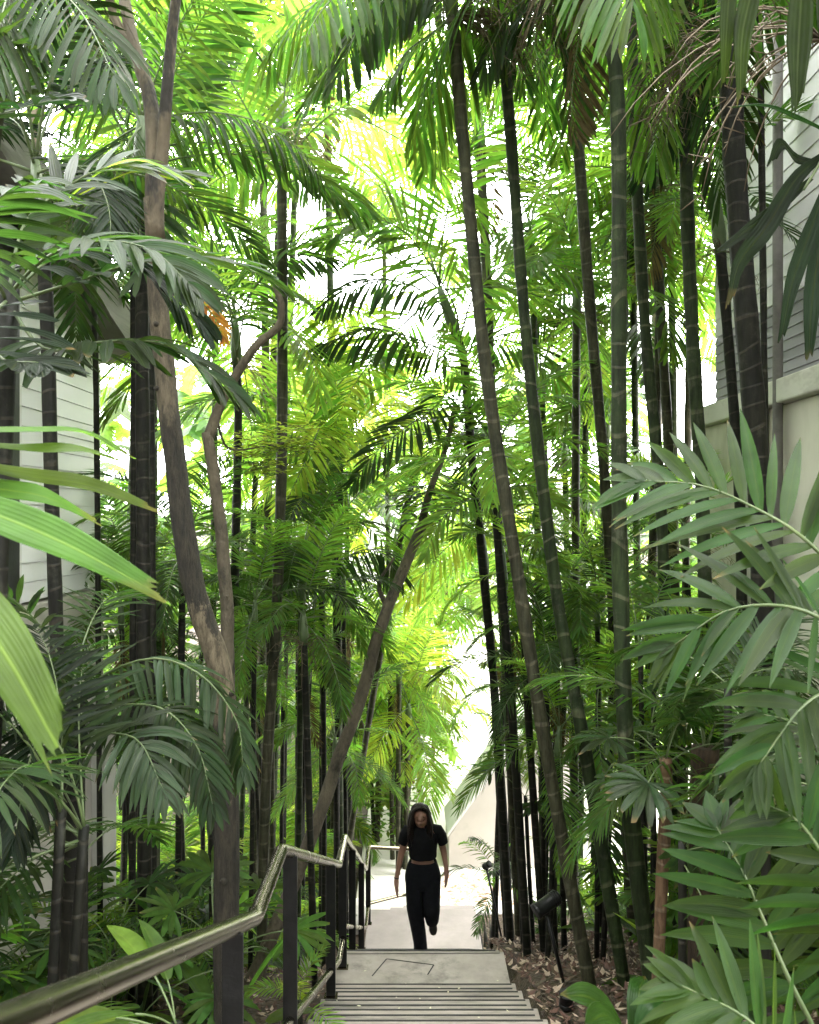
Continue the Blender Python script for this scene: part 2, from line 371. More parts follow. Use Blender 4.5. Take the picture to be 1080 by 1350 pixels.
def make_ground():
    xs = [-400, -120, -40, -20, -12] + [-8 + .25 * i for i in range(65)] + [12, 20, 40, 120, 400]
    ys = [-300, -80, -25, -10] + [-4 + .25 * i for i in range(81)] + [18, 22, 30, 60, 150, 400, 900]
    mb = MB()
    for y in ys:
        for x in xs: mb.vert((x, y, ground_z(x, y)))
    w = len(xs)
    for j in range(len(ys) - 1):
        for i in range(w - 1): mb.face([j * w + i, j * w + i + 1, (j + 1) * w + i + 1, (j + 1) * w + i])
    o = mb.build('ground', M_EARTH); tag(o, kind='structure'); return o
make_ground()

# ---------------------------------------------------------------- stairs
st = empty('stairs', (0, 5, floor_z(5))); tag(st, kind='structure')
SB = V(st.location)
def xl(y): return -.66
def xr(y): return .90 - .012 * max(0, y - 5)
def step_mesh(y0, y1, z, mats_strip=True):
    mb = MB()
    a, b = xl(y0), xr(y0)
    mb.box((a, y0 - .02, z - .05), (b, y1 + .03, z), 0)
    if mats_strip:                                  # two dark anti slip inserts, 3 mm proud
        d = y1 + .03 - y0
        for f in (.80, .955):
            yy = y0 + d * f
            mb.box((a + .03, yy - .011, z - .01), (b - .03, yy + .011, z + .003), 1)
    return mb
def flight(y0, z0, y1, z1, n):
    t = (y1 - y0) / n; h = (z0 - z1) / (n)
    for k in range(n):
        ya = y0 + k * t; zz = z0 - (k + 1) * h + (h if False else 0)
        if k == n - 1: break
        o = step_mesh(ya, ya + t, zz).build('tread', [M_TREAD, M_STRIP], st, -SB, smooth=False)
        bevel(o, .006, 2)
    mb = MB()                                       # carriage of the flight under the treads
    for xx in (xl(y0) + .04, xr(y1) - .09):
        mb.prism([(xx, y0, z0 - .06), (xx, y1, z1 - .06), (xx, y1, z1 - .34), (xx, y0, z0 - .34)], V((.05, 0, 0)))
    mb.build('stringer', M_SIDE, st, -SB, smooth=False)
flight(.3, -1.5, 3.19, -2.665, 8)
flight(3.82, -2.665, 7.19, -4.06, 9)
flight(7.63, -4.06, 11.2, -5.93, 11)
def landing(y0, y1, z, mat, grooves=None, x0=None, x1=None):
    mb = MB()
    mb.box((xl(y0) if x0 is None else x0, y0, z - .09), (xr(y0) if x1 is None else x1, y1, z), 0)
    o = mb.build('landing', mat, st, -SB, smooth=False); bevel(o, .008, 2)
    if grooves:
        g = MB()
        for (xa, ya), (xb, yb) in grooves:
            p, q = V((xa, ya, z)), V((xb, yb, z)); d = (q - p).normalized(); s = V((-d.y, d.x, 0)) * .006
            i = [g.vert(v) for v in (p - s + UP * .003, q - s + UP * .003, q + s + UP * .003, p + s + UP * .003)]
            g.face(i)
        g.build('joint', M_STRIP, o)
landing(-3, .3, -1.5, M_LAND)
landing(3.0, 3.82, -2.665, M_LAND)
landing(6.95, 7.63, -4.06, M_LAND, [((-.33, 7.22), (-.21, 7.50)), ((-.21, 7.50), (.22, 7.40)), ((.22, 7.40), (.16, 7.24)), ((-.63, 7.585), (.84, 7.60))])
landing(11.05, 12.35, -5.93, M_LANDP, None, -.62, 1.0)
landing(12.37, 12.75, -6.09, M_LANDP, None, -.3, 1.02)
landing(12.77, 13.15, -6.25, M_LANDP, None, -.1, 1.04)
# side steps to the right of the lowest landing (their edges show as a saw tooth)
mb = MB()
for k in range(4):
    x0 = 1.02 + k * .085
    mb.prism([(x0, 11.3, -5.99 - .0 * k), (x0, 11.3, -6.4), (x0 + .08, 11.3, -6.4)], V((0, .9, 0)))
    mb.prism([(x0, 11.28, -5.95 - .03 * k), (x0 - .03, 11.28, -6.3), (x0 + .05, 11.28, -6.3)], V((0, -.06, 0)))
mb.build('stepped_edge', M_SIDE, st, -SB, smooth=False)

court = MB(); court.box((-.9, 13.2, -6.9), (14, 51, -6.40))
tag(bevel(court.build('courtyard_paving', M_COURT, smooth=False), .02), kind='structure')

# ---------------------------------------------------------------- handrail
def handrail():
    X = -.60
    e = empty('handrail', (X, 4, floor_z(4)))
    tag(e, 'zigzag tubular steel handrail on flat black posts down the left of the stairs', 'handrail')
    o = -V(e.location)
    def tubepath(pts, r, name):
        # rounded elbows
        P = [V(p) for p in pts]; out = [P[0]]
        for a, b, c in zip(P, P[1:], P[2:]):
            k = .045
            u = (a - b).normalized() * min(k, (a - b).length * .4); v = (c - b).normalized() * min(k, (c - b).length * .4)
            for t in (0, .25, .5, .75, 1):
                q = (b + u) * (1 - t) ** 2 + b * 2 * t * (1 - t) + (b + v) * t * t
                out.append(q)
        out.append(P[-1])
        mb = MB(); mb.tube(out, r, 20)
        return mb.build(name, M_STEEL, e, o)
    top = [(X, -.2, -.16), (X, .35, -.40), (X, 3.19, -1.565), (X, 3.84, -1.565), (X, 6.95, -2.96), (X, 7.58, -2.97), (X, 11.25, -4.85), (X, 12.0, -4.85), (-.12, 12.3, -5.0), (.1, 12.35, -5.02)]
    tubepath(top, .031, 'top_rail')
    low = [(X, -.2, -1.02), (X, .35, -1.26), (X, 3.19, -2.42), (X, 3.84, -2.42), (X, 6.95, -3.78), (X, 7.58, -3.80), (X, 11.25, -5.66), (X, 12.0, -5.68), (-.12, 12.5, -5.79), (.1, 12.55, -5.80)]
    tubepath(low, .024, 'bottom_rail')
    def interp(pts, y):
        for a, b in zip(pts, pts[1:]):
            if a[1] <= y <= b[1]: return a[2] + (b[2] - a[2]) * (y - a[1]) / (b[1] - a[1])
    for y in (.5, 2.78, 4.12, 6.25, 7.36, 8.6, 10.2, 11.9):
        zt = interp(top, y); zb = floor_z(y) - .03
        mb = MB(); mb.box((X - .036, y - .008, zb), (X + .036, y + .008, zt - .02))
        bevel(mb.build('post', M_POST, e, o, smooth=False), .003)
        p = MB(); p.box((X - .05, y - .04, zb), (X + .05, y + .04, zb + .042)); p.build('foot_plate', M_STEEL, e, o, smooth=False)
    mb = MB(); mb.box((.06 - .03, 12.34, -6.1), (.06 + .03, 12.36, -5.04)); mb.build('post', M_POST, e, o, smooth=False)
handrail()

# ---------------------------------------------------------------- buildings
def siding(mb, X, side, y0, y1, z0, z1, pitch=.17):
    """lapped horizontal boards on a wall along y; side = +1 faces +x"""
    z = z0
    while z < z1 - .01:
        zz = min(z + pitch - .006, z1)
        i = [mb.vert(p) for p in ((X + side * .014, y0, z), (X + side * .014, y1, z), (X + side * .006, y1, zz), (X + side * .006, y0, zz), (X - side * .02, y0, z), (X - side * .02, y1, z), (X - side * .02, y1, zz), (X - side * .02, y0, zz))]
        for q in ((0, 1, 2, 3), (4, 7, 6, 5), (0, 4, 5, 1), (2, 6, 7, 3), (0, 3, 7, 4), (1, 5, 6, 2)): mb.face([i[k] for k in q])
        z += pitch
def left_house():
    e = empty('house', (-4, 7.5, -4.6)); o = -V(e.location)
    tag(e, 'white boarded house with a steep dark roof edge at the left of the garden', 'house')
    X = -3.35
    mb = MB(); siding(mb, X, 1, 3.0, 8.85, -.75, 2.6); mb.build('siding', M_SIDEW, e, o, smooth=False)
    mb = MB(); mb.box((X - 4, 3, -.75), (X - .03, 8.83, 2.9)); mb.build('wall', M_WHITE, e, o, smooth=False)
    mb = MB(); mb.box((X - 4, 3, -7), (X + .03, 8.9, -.78)); bevel(mb.build('base_wall', M_WALLC, e, o, smooth=False), .02)
    mb = MB(); mb.box((X - .12, 8.55, -7), (X + .16, 8.92, -1.9)); bevel(mb.build('pillar', M_PILL, e, o, smooth=False), .012)
    mb = MB(); mb.box((X - .05, 6.35, -1.0), (X + .06, 6.92, 2.5)); bevel(mb.build('corner_post', M_BLACK, e, o, smooth=False), .008)
    mb = MB(); mb.box((X - .035, 6.925, -.75), (X + .035, 7.0, 2.4)); mb.build('corner_trim', M_WHITE, e, o, smooth=False)
    # raking roof edge
    a = at(-70, 120, 5.9); b = at(178, 445, 9.3)
    a.x = b.x = X + .35
    mb = MB(); d = V((0, 0, -.34))
    mb.prism([a, b, b + d, a + d], V((-.05, 0, 0))); mb.build('fascia', M_ROOF, e, o, smooth=False)
    mb = MB(); up = V((0, .02, .10))
    mb.prism([a + UP * .003, b + V((0, .1, .003)), b + up, a + up], V((-4, 0, .6))); mb.build('roof', M_ROOF, e, o, smooth=False)
    mb = MB(); mb.prism([a + V((-.06, 0, -.26)), b + V((-.06, 0, -.26)), b + V((-.06, 0, -.30)), a + V((-.06, 0, -.30))], V((-1, 0, 0))); mb.build('soffit', M_ROOF, e, o, smooth=False)
    for t in (.3, .62):
        p = a.lerp(b, t); mb = MB(); mb.box((p.x - 1.0, p.y - .04, p.z - .55), (p.x - .07, p.y + .04, p.z - .31)); mb.build('rafter', M_ROOF, e, o, smooth=False)
left_house()
def right_house():
    e = empty('house', (3.8, 6.5, -4)); o = -V(e.location)
    tag(e, 'two storey house with a beige rendered wall, ledge and lavender boarding at the right', 'house')
    X = 3.42
    mb = MB(); mb.box((X, 1.5, -7), (X + 5, 9.55, 1.02)); bevel(mb.build('wall', M_WALLR, e, o, smooth=False), .02)
    mb = MB(); mb.box((X - .10, 1.5, 1.023), (X + .3, 9.65, 1.24)); bevel(mb.build('ledge', M_CORN, e, o, smooth=False), .015)
    mb = MB(); siding(mb, X + .12, -1, 1.5, 9.45, 2.05, 7.5, .2); mb.build('siding', M_SIDEL, e, o, smooth=False)
    mb = MB(); siding(mb, X + .12, -1, 1.5, 9.45, 1.25, 2.04, .1); mb.build('louvre', M_LOUV, e, o, smooth=False)
    mb = MB(); mb.box((X + .15, 1.5, 1.25), (X + 5, 9.42, 7.6)); mb.build('upper_wall', M_WALLC, e, o, smooth=False)
    for yy in (7.78, 4.4):
        mb = MB(); mb.box((X - .16, yy, -7), (X - .003, yy + .22, 1.018)); bevel(mb.build('pilaster', M_PILL, e, o, smooth=False), .012)
    mb = MB(); mb.tube([(X - .07, 7.45, -5), (X - .07, 7.45, 6)], .045, 12); mb.build('drain_pipe', M_SIDE, e, o)
    mb = MB()
    for yy in (2.5, 5.2):
        mb.box((X + .06, yy, 2.6), (X + .14, yy + 1.3, 4.4))
    mb.build('shutter', M_ROOF, e, o, smooth=False)
right_house()

# sloped parapet wall at the foot of the stairs
def parapet():
    b = V((.75, 14.9, -6.42)); e = empty('parapet_wall', b); o = -b
    tag(e, 'pale parapet wall with a wide sloping white top beside the sunlit courtyard', 'wall')
    z0 = -6.42
    pts = [(.72, 14.9, z0), (.72, 14.9, -5.83), (1.32, 14.9, -4.95), (3.0, 14.9, -2.6), (3.0, 14.9, z0)]
    mb = MB(); mb.prism(pts, V((0, 1.3, 0))); mb.build('wall', M_WALLC, e, o, smooth=False)
    pts = [(.69, 14.87, -5.84), (.69, 14.87, -5.78), (1.28, 14.87, -4.915), (3.0, 14.87, -2.5), (3.0, 14.87, -2.58), (1.33, 14.87, -4.96)]
    mb = MB(); mb.prism([V(p) for p in pts], V((-.0, 1.36, 0))); mb.build('coping', M_WHITE, e, o, smooth=False)  # whiter than the wall: overexposure of the top is put into its colour
parapet()
def far_building():
    e = empty('building', (2.5, 52, -6.4)); o = -V(e.location)
    tag(e, 'low white building beyond the courtyard at the end of the path', 'building')
    mb = MB(); mb.box((-9, 52, -6.6), (14, 60, 1.5)); mb.build('wall', M_WHITE, e, o, smooth=False)
    mb = MB(); mb.box((-9.2, 51.7, 1.5), (14.2, 60.2, 1.8)); mb.build('roof', M_WALLC, e, o, smooth=False)
    for k in range(4):
        mb = MB(); mb.box((-2 + k * 3, 51.95, -4.4), (-.6 + k * 3, 51.99, -2.6)); mb.build('window', M_WALLC, e, o, smooth=False)
far_building()

# ---------------------------------------------------------------- leaves and fronds
def leaflet(mb, p, d, wv, l, w, droop, c, segs=4, blunt=0, across=2, rng=R):
    """one leaflet: base p, direction d, width direction wv; v runs 0..1 along, u -1..1 across"""
    d = d.normalized(); pos = V(p); step = l / segs
    rows = []
    skew = rng.uniform(.02, .09) * l * blunt * rng.choice((-1, 1))
    for k in range(segs + 1):
        t = k / segs
        if blunt: prof = min(1, .22 + 1.25 * t) * (1 if t < .72 else 1 - .55 * ((t - .72) / .28))
        else: prof = max(.0, math.sin(math.pi * (.09 + .91 * t ** .8))) ** .8 if t < 1 else .03
        ww = w * .5 * prof
        nn = d.cross(wv).normalized()
        if nn.z < 0: nn = -nn
        fold = ww * .35
        row = []
        for j in range(across + 1):
            u = -1 + 2 * j / across
            off = d * (skew * u * (t ** 3)) if blunt else V((0, 0, 0))
            row.append(mb.vert(pos + wv * (ww * u) + nn * (fold * (abs(u) - .5)) + off, (u, t), c))
        rows.append(row)
        d = (d + V((0, 0, -droop / segs * (1 - abs(d.z) * .5)))).normalized()
        wv = (wv - d * wv.dot(d)).normalized()
        pos = pos + d * step
    for a, b in zip(rows, rows[1:]):
        for j in range(across): mb.face([a[j], a[j + 1], b[j + 1], b[j]])

def frond_on(mb, curve, nrm, n, ll, lw, pet=.18, vee=12, droop=.4, blunt=0, segs=4, across=2, rr=.009, ang=(68, 28), jit=1, rng=R, sides=(1, -1), prof=None):
    """rachis tube along curve with leaflets; nrm = list of normals or one"""
    m = len(curve)
    mb.tube(curve, [rr * (1 - .82 * k / (m - 1)) for k in range(m)], 5, c=.62, mi=1)
    for i in range(n):
        f = i / (n - 1)
        s = pet + (1 - pet) * f
        for sd in sides:
            u = min(.999, s + rng.uniform(-.3, .3) / n) * (m - 1); k = min(int(u), m - 2); q = u - k
            p = curve[k].lerp(curve[k + 1], q); t = (curve[k + 1] - curve[k]).normalized()
            nr = nrm[k] if isinstance(nrm, list) else nrm
            nr = (nr - t * nr.dot(t)).normalized(); sv = t.cross(nr)
            a = rad(ang[0] + (ang[1] - ang[0]) * f + rng.uniform(-6, 6) * jit); v = rad(vee + rng.uniform(-10, 10) * jit)
            d = t * math.cos(a) + (sv * sd * math.cos(v) + nr * math.sin(v)) * math.sin(a)
            wv = (t - d * t.dot(d)).normalized()
            wv = Matrix.Rotation(rad(rng.uniform(-22, 22)) * jit, 3, d) @ wv
            pl = prof(f) if prof else (.52 + .48 * math.sin(math.pi * min(1, .12 + f * 1.0)) if f < .4 else 1 - .5 * ((f - .4) / .6) ** 1.6)
            l = ll * pl * rng.uniform(.88, 1.08)
            if rng.random() < .03 * jit: l *= .55
            leaflet(mb, p, d, wv, l, lw * rng.uniform(.8, 1.15) * (.7 + .3 * pl), droop * rng.uniform(.6, 1.4), rng.random(), segs, blunt, across, rng)
    # terminal pair
    t = (curve[-1] - curve[-2]).normalized(); nr = nrm[-1] if isinstance(nrm, list) else nrm
    sv = t.cross((nr - t * nr.dot(t)).normalized())
    for sd in sides: leaflet(mb, curve[-1], (t + sv * sd * .3).normalized(), sv, ll * .45, lw, droop, rng.random(), segs, blunt, across, rng)

def arc(L_, e0, bend, n=14, side=0):
    pts = [V((0, 0, 0))]; nrm = []
    for k in range(n):
        f = k / (n - 1); e = rad(e0 - bend * f ** 1.3); y = side * f * f
        t = V((math.cos(e), y, math.sin(e))).normalized()
        nrm.append(V((-math.sin(e), 0, math.cos(e))))
        pts.append(pts[-1] + t * L_ / n)
    nrm.append(nrm[-1])
    return pts, nrm

SPEC = {  # length, pairs, leaflet length, width, vee, droop, blunt, petiole
    'broad': dict(L=2.0, n=32, ll=.56, lw=.044, vee=8, droop=.55, blunt=1, pet=.16),
    'fine':  dict(L=1.8, n=44, ll=.48, lw=.024, vee=24, droop=.75, blunt=0, pet=.2),
    'feather': dict(L=1.7, n=40, ll=.45, lw=.029, vee=10, droop=.55, blunt=0, pet=.22),
    'small': dict(L=1.0, n=21, ll=.31, lw=.027, vee=14, droop=.5, blunt=0, pet=.3),
    'droopy': dict(L=1.8, n=31, ll=.66, lw=.040, vee=-25, droop=1.5, blunt=1, pet=.15),
}
CACHE = {}
def frond_mesh(spec, elev, seed, mat):
    key = (spec, elev, seed, mat)
    if key in CACHE: return CACHE[key]
    rng = random.Random(hash((spec, elev, seed)) & 0xffff if False else sum(map(ord, spec)) * 31 + elev * 7 + seed)
    mb = MB()
    if spec == 'fan':
        pts, nrm = arc(.75, elev, 45, 8)
        mb.tube(pts, [.007] * 9, 5, c=.6, mi=1)
        t = (pts[-1] - pts[-2]).normalized(); nr = nrm[-1]; sv = t.cross(nr)
        nseg = 13
        for i in range(nseg):
            a = rad(-115 + 230 * i / (nseg - 1) + rng.uniform(-4, 4))
            d = t * math.cos(a) + sv * math.sin(a) + nr * rng.uniform(.05, .3)
            wv = (nr.cross(d)).normalized()
            leaflet(mb, pts[-1], d, wv, .42 * (1 - .2 * abs(a) / 2) * rng.uniform(.85, 1.1), .075, rng.uniform(.4, 1.0), rng.random(), 5, 1, 2, rng)
    elif spec == 'blade':        # one tall undivided leaf on a stalk
        pts, nrm = arc(.35, elev, 20, 5); mb.tube(pts, [.007] * 6, 5, c=.6, mi=1)
        t = (pts[-1] - pts[-2]).normalized(); sv = t.cross(nrm[-1])
        leaflet(mb, pts[-1], t, sv, .62 * rng.uniform(.85, 1.15), .15, .7, rng.random(), 9, 0, 4, rng)
    else:
        s = SPEC[spec]
        bend = {75: 62, 50: 75, 25: 70, 0: 60, -30: 40}[elev] + rng.uniform(-12, 12)
        pts, nrm = arc(s['L'], elev, bend, 14, rng.uniform(-.25, .25))
        frond_on(mb, pts, nrm, s['n'], s['ll'], s['lw'], s['pet'], s['vee'], s['droop'], s['blunt'], rng=rng, rr=.011 if spec != 'small' else .006)
    me = mb.mesh('frond', [L[mat], M_PET])
    CACHE[key] = me
    return me

def add_frond(parent, loc, spec, elev, yaw, mat, scale=1, seed=None, name='frond', tilt=0):
    o = link(name, frond_mesh(spec, elev, R.randrange(3) if seed is None else seed, mat), parent, loc)
    o.rotation_euler = (rad(R.uniform(-14, 14)), rad(tilt + R.uniform(-8, 8)), yaw)
    o.scale = (scale,) * 3
    return o

def crown(parent, loc, spec, n, mats, scale=1, lo=-30, hi=75, yaw0=None, sector=None, seedmats=None):
    ys = R.uniform(0, 6.28) if yaw0 is None else yaw0
    opts = [e for e in (75, 50, 25, 0, -30) if lo <= e <= hi]
    for i in range(n):
        yaw = ys + i * 2.39996
        if sector: yaw = rad(R.uniform(*sector))
        e = opts[min(len(opts) - 1, int(i / n * len(opts)))]
        add_frond(parent, V(loc) + V((0, 0, -.012 * i)), spec, e, yaw, R.choice(mats), scale * R.uniform(.82, 1.12))

def strings(parent, loc, n, ln, mat, yaw=None, spread=1.0):
    mb = MB()
    for i in range(n):
        a = R.uniform(0, 6.28) if yaw is None else yaw + R.uniform(-.9, .9)
        d = V((math.cos(a) * R.uniform(.3, 1) * spread, math.sin(a) * R.uniform(.3, 1) * spread, R.uniform(-.2, .5))).normalized()
        p = V((0, 0, 0)); pts = [p]; l = ln * R.uniform(.5, 1.1)
        for k in range(6):
            p = p + d * l / 6; pts.append(p)
            d = (d + V((R.uniform(-.12, .12), R.uniform(-.12, .12), -.36))).normalized()
        mb.tube(pts, [.0055, .005, .0045, .004, .004, .003, .002], 3, c=R.random())
        if i % 2 == 0:
            for k in range(2, 7):
                for _ in range(2):
                    q = pts[k] + V((R.uniform(-.012, .012), R.uniform(-.012, .012), R.uniform(-.02, .02)))
                    e_ = V((R.uniform(-1, 1), R.uniform(-1, 1), R.uniform(-1, .2))).normalized()
                    mb.tube([q, q + e_ * .05 * ln * 2], [.003, .002], 3, c=R.random())
    return mb.build('inflorescence', mat, parent, loc)

def stem_points(px_pts, to_ground=True):
    P = [at(*p) for p in px_pts]
    if to_ground:
        d = (P[-1] - P[-2]).normalized()
        if d.z > -.3: d = V((0, 0, -1))
        for _ in range(400):
            if P[-1].z <= ground_z(P[-1].x, P[-1].y) - .08: break
            q = P[-1] + d * .05
            if _ == 0: P.append(q)
            else: P[-1] = q
    return P

def palm_from(px_pts, r, mat, label, cat='palm', name='palm_tree', group=None, spec='broad', n=9, mats=('mid',), scale=1, lo=-30, hi=75, shaft=.55, ftop=None, flowers=None, r2=None, sector=None, dy=None):
    P = stem_points(px_pts)
    base = P[-1]
    e = empty(name, base); tag(e, label, cat, group)
    pts = spline([p - base for p in P], max(12, int((P[0] - base).length / .16)))
    m = len(pts)
    mb = MB(); r1 = r if r2 is None else r2
    rr = []
    for k in range(m):
        f = k / (m - 1)
        q = r1 + (r - r1) * f
        q *= 1 + .10 * noise.noise(V((base.x * 9, base.y * 7, k * .35)))
        if f > .94: q *= 1 + (f - .94) * 3
        rr.append(q * (1 + .04 * math.sin(k * 1.7)))
    # reversed so that v starts at the foot
    mb.tube(pts[::-1], rr[::-1], 12)
    mb.build('trunk', mat, e)
    top = pts[0]; dr = (pts[0] - pts[2]).normalized()
    if shaft:
        mb = MB(); mb.tube([top - dr * .03, top + dr * shaft * .25, top + dr * shaft * .7, top + dr * shaft], [r1 * 1.05, r1 * 1.4, r1 * 1.05, r1 * .6], 10)
        mb.build('crownshaft', M_SHAFT, e)
    ct = top + dr * (shaft or 0)
    if n: crown(e, ct, spec, n, mats, scale, lo, hi, sector=sector)
    if n > 6 and R.random() < .4:
        add_frond(e, top, spec, -30, R.uniform(0, 6.28), 'dry', scale * .6, tilt=38)
    if flowers:
        for (cnt, ln, mt, yw) in flowers: strings(e, top - dr * .02, cnt, ln, mt, yw)
    return e

print('materials ok')
# ---------------------------------------------------------------- trees with limbs
def tree_from(px_pts, r0, r1, mat, label, name='tree', limbs=(), crowns=(), leafm='mid', lsize=.11, group=None, knots=0):
    P = stem_points(px_pts); base = P[-1]
    e = empty(name, base); tag(e, label, 'tree', group)
    lm = M_BARK if mat is M_BARK1 else mat
    pts = spline([p - base for p in P], max(14, int((P[0] - base).length / .12)))
    m = len(pts); mb = MB(); rr = []
    for k in range(m):
        f = k / (m - 1)
        rr.append((r0 + (r1 - r0) * f) * (1 + .07 * noise.noise(V((k * .6, r0 * 40, 1))) + (.5 * (f - .95) / .05 if f > .95 else 0)))
    pts = [p + V((noise.noise(p * 2.1), noise.noise(p * 2.1 + V((9, 0, 0))), 0)) * .02 for p in pts]
    mb.tube(pts[::-1], rr[::-1], 14)
    for _ in range(knots):
        k = R.randrange(3, m - 3); a = R.uniform(-2.6, -.5); q = pts[k] + V((math.cos(a), math.sin(a), 0)) * rr[k] * .8
        mb.tube([q, q + V((math.cos(a), math.sin(a), .1)) * rr[k] * .45], [rr[k] * .35, rr[k] * .2], 7)
    mb.build('trunk', mat, e)
    for lp, a, b in limbs:
        Q = spline([at(*p) - base for p in lp], 16)
        mb = MB(); mb.tube(Q, [a + (b - a) * k / 15 for k in range(16)], 10); mb.build('limb', lm, e)
    if crowns:
        mb = MB()
        for (px, py, d, rad_, cnt) in crowns:
            c = at(px, py, d) - base
            for _ in range(cnt):
                while True:
                    v = V((R.uniform(-1, 1), R.uniform(-1, 1), R.uniform(-1, 1)))
                    if v.length < 1: break
                q = c + V((v.x * rad_, v.y * rad_, v.z * rad_ * .6))
                if noise.noise(q * 2.2) < -.12: continue
                a0 = R.uniform(0, 6.28); tw = V((math.cos(a0), math.sin(a0), R.uniform(-.3, .4)))
                mb.tube([q, q + tw * lsize * 2.4], [.004, .002], 3, mi=1)
                for j in range(5):
                    b_ = q + tw * lsize * (.3 + j * .5); sd = (-1) ** j
                    dd = (tw * .5 + V((-tw.y, tw.x, R.uniform(-.3, .2))) * sd).normalized()
                    leaflet(mb, b_, dd, V((0, 0, 1)).cross(dd).normalized(), lsize * R.uniform(.8, 1.3), lsize * .5, .3, R.random(), 2, 0, 2)
        mb.build('crown', [L[leafm], mat], e)
    return e

# big mottled tree at the left, forked above
tree_from([(203, 262, 5.2), (204, 330, 5.2), (210, 430, 5.2), (225, 560, 5.2), (245, 720, 5.2), (266, 810, 5.2), (292, 890, 5.2), (298, 1010, 5.2), (298, 1200, 5.15), (300, 1400, 5.1)], .060, .084, M_BARK1,
          'thick mottled brown tree trunk forking high up, standing behind the near handrail',
          limbs=[([(205, 320, 5.2), (203, 262, 5.2), (203, 200, 5.2), (198, 130, 5.25), (176, 60, 5.3), (160, -20, 5.4), (120, -200, 5.6)], .062, .032),
                 ([(206, 315, 5.19), (207, 262, 5.17), (214, 200, 5.15), (221, 110, 5.1), (233, -10, 5.1), (262, -220, 5.0)], .052, .026),
                 ([(178, 70, 5.3), (150, 20, 5.3), (138, -40, 5.2)], .035, .02)],
          crowns=[(120, -240, 5.7, 1.0, 120), (270, -260, 5.0, 1.0, 120)], knots=10)
# grey tree with a bent bough
tree_from([(272, 570, 6.6), (284, 650, 6.6), (297, 760, 6.6), (301, 880, 6.6), (304, 1100, 6.55)], .045, .062, M_BARKG,
          'slim grey tree with a bough bent right, close behind the thick mottled trunk',
          limbs=[([(274, 580, 6.6), (286, 545, 6.6), (305, 505, 6.55), (338, 455, 6.5), (366, 432, 6.5), (372, 405, 6.45), (362, 375, 6.4)], .046, .022),
                 ([(285, 548, 6.6), (300, 590, 6.9), (340, 590, 7.0), (390, 580, 7.0)], .012, .005)],
          crowns=[(360, 590, 7.0, .30, 60), (330, 615, 7.1, .25, 30), (395, 575, 7.0, .2, 26)], leafm='lime', lsize=.075, knots=5)
tree_from([(556, 695, 8.7), (535, 745, 8.6), (510, 800, 8.5), (492, 860, 8.4), (470, 935, 8.3), (440, 1020, 8.2), (412, 1100, 8.1), (372, 1200, 8.0)], .056, .072, M_BARKG,
          'brown trunk leaning steeply to the right across the middle of the grove',
          limbs=[([(510, 800, 8.5), (500, 770, 8.5), (520, 735, 8.45)], .03, .012), ([(554, 700, 8.7), (566, 650, 8.75), (588, 590, 8.9), (600, 530, 9.0)], .045, .022), ([(556, 695, 8.7), (585, 672, 8.6), (622, 655, 8.6)], .03, .012)], crowns=[(582, 660, 8.8, .45, 70), (604, 560, 9.0, .5, 60)], leafm='dark', lsize=.13, knots=6)
tree_from([(45, 60, 10.6), (48, 300, 10.6), (52, 700, 10.6)], .06, .08, M_BARK, 'brown forked tree behind the house roof at the upper left',
          limbs=[([(45, 70, 10.6), (30, 10, 10.6), (10, -40, 10.6)], .04, .02), ([(46, 100, 10.6), (90, 40, 10.6), (130, 10, 10.6)], .03, .015)], crowns=[(40, -20, 10.6, 1.2, 150)], leafm='bright', lsize=.12)
# broad-leaved trees seen past the grove
for (px, py, d, rr_, cnt, lf, lab) in [
        (540, 960, 17, 1.1, 260, 'bright', 'sunlit bushy tree at the foot of the slope above the walker'),
        (470, 1010, 15, 1.0, 260, 'mid', 'round leafy tree behind the far end of the handrail'),
        (340, 700, 17, 1.9, 420, 'mid', 'broad leaved tree deep in the grove behind the grey tree'),
        (790, 640, 18, 1.8, 360, 'mid', 'broad leaved tree beyond the tall ringed stems'),
        (860, 150, 13, 1.3, 200, 'mid', 'tall light leaved tree beside the upper boarding of the right house'),
        (760, 480, 17, 1.6, 300, 'dark', 'dark leaved tree between the upright ringed stems')]:
    tree_from([(px, py, d), (px + 6, (py + 900) / 2, d), (px - 5, 1050, d)], .07, .12, M_BARKG, lab, crowns=[(px, py, d, rr_, cnt), (px + R.uniform(-60, 60), py + 60, d + .6, rr_ * .7, cnt // 3)], leafm=lf, lsize=.15)

# ---------------------------------------------------------------- tall ringed stems on the right
FS = lambda n=26, l=.75, y=None: [(int(n * 1.7), l * 1.15, M_FLOWERB, y)]
palm_from([(596, 20, 6), (601, 70, 6), (612, 200, 6), (640, 480, 6), (680, 740, 6), (722, 1000, 6), (776, 1290, 6)], .050, M_STEMG,
          'long ringed palm stem leaning left, its foot in the leaf litter nearest the steps', spec='droopy', n=11, mats=('dark', 'mid'), r2=.045, flowers=FS(30, .8, 0))
palm_from([(655, -20, 6.2), (661, 40, 6.2), (672, 160, 6.2), (690, 400, 6.2), (706, 560, 6.2), (735, 790, 6.2), (770, 980, 6.1), (822, 1290, 6)], .050, M_STEM,
          'second long ringed stem leaning left, just right of the nearest leaning one', spec='broad', n=10, mats=('dark', 'mid'), r2=.040, flowers=FS(34, .9))
palm_from([(790, -60, 5.2), (799, 0, 5.2), (815, 150, 5.2), (816, 500, 5.2), (818, 760, 5.2), (830, 1050, 5.1), (866, 1345, 5)], .054, M_STEM,
          'straight dark green ringed stem rising through the whole picture, nearest of the upright ones', spec='droopy', n=10, mats=('dark', 'mid'), r2=.043, flowers=FS(24, .7, 3))
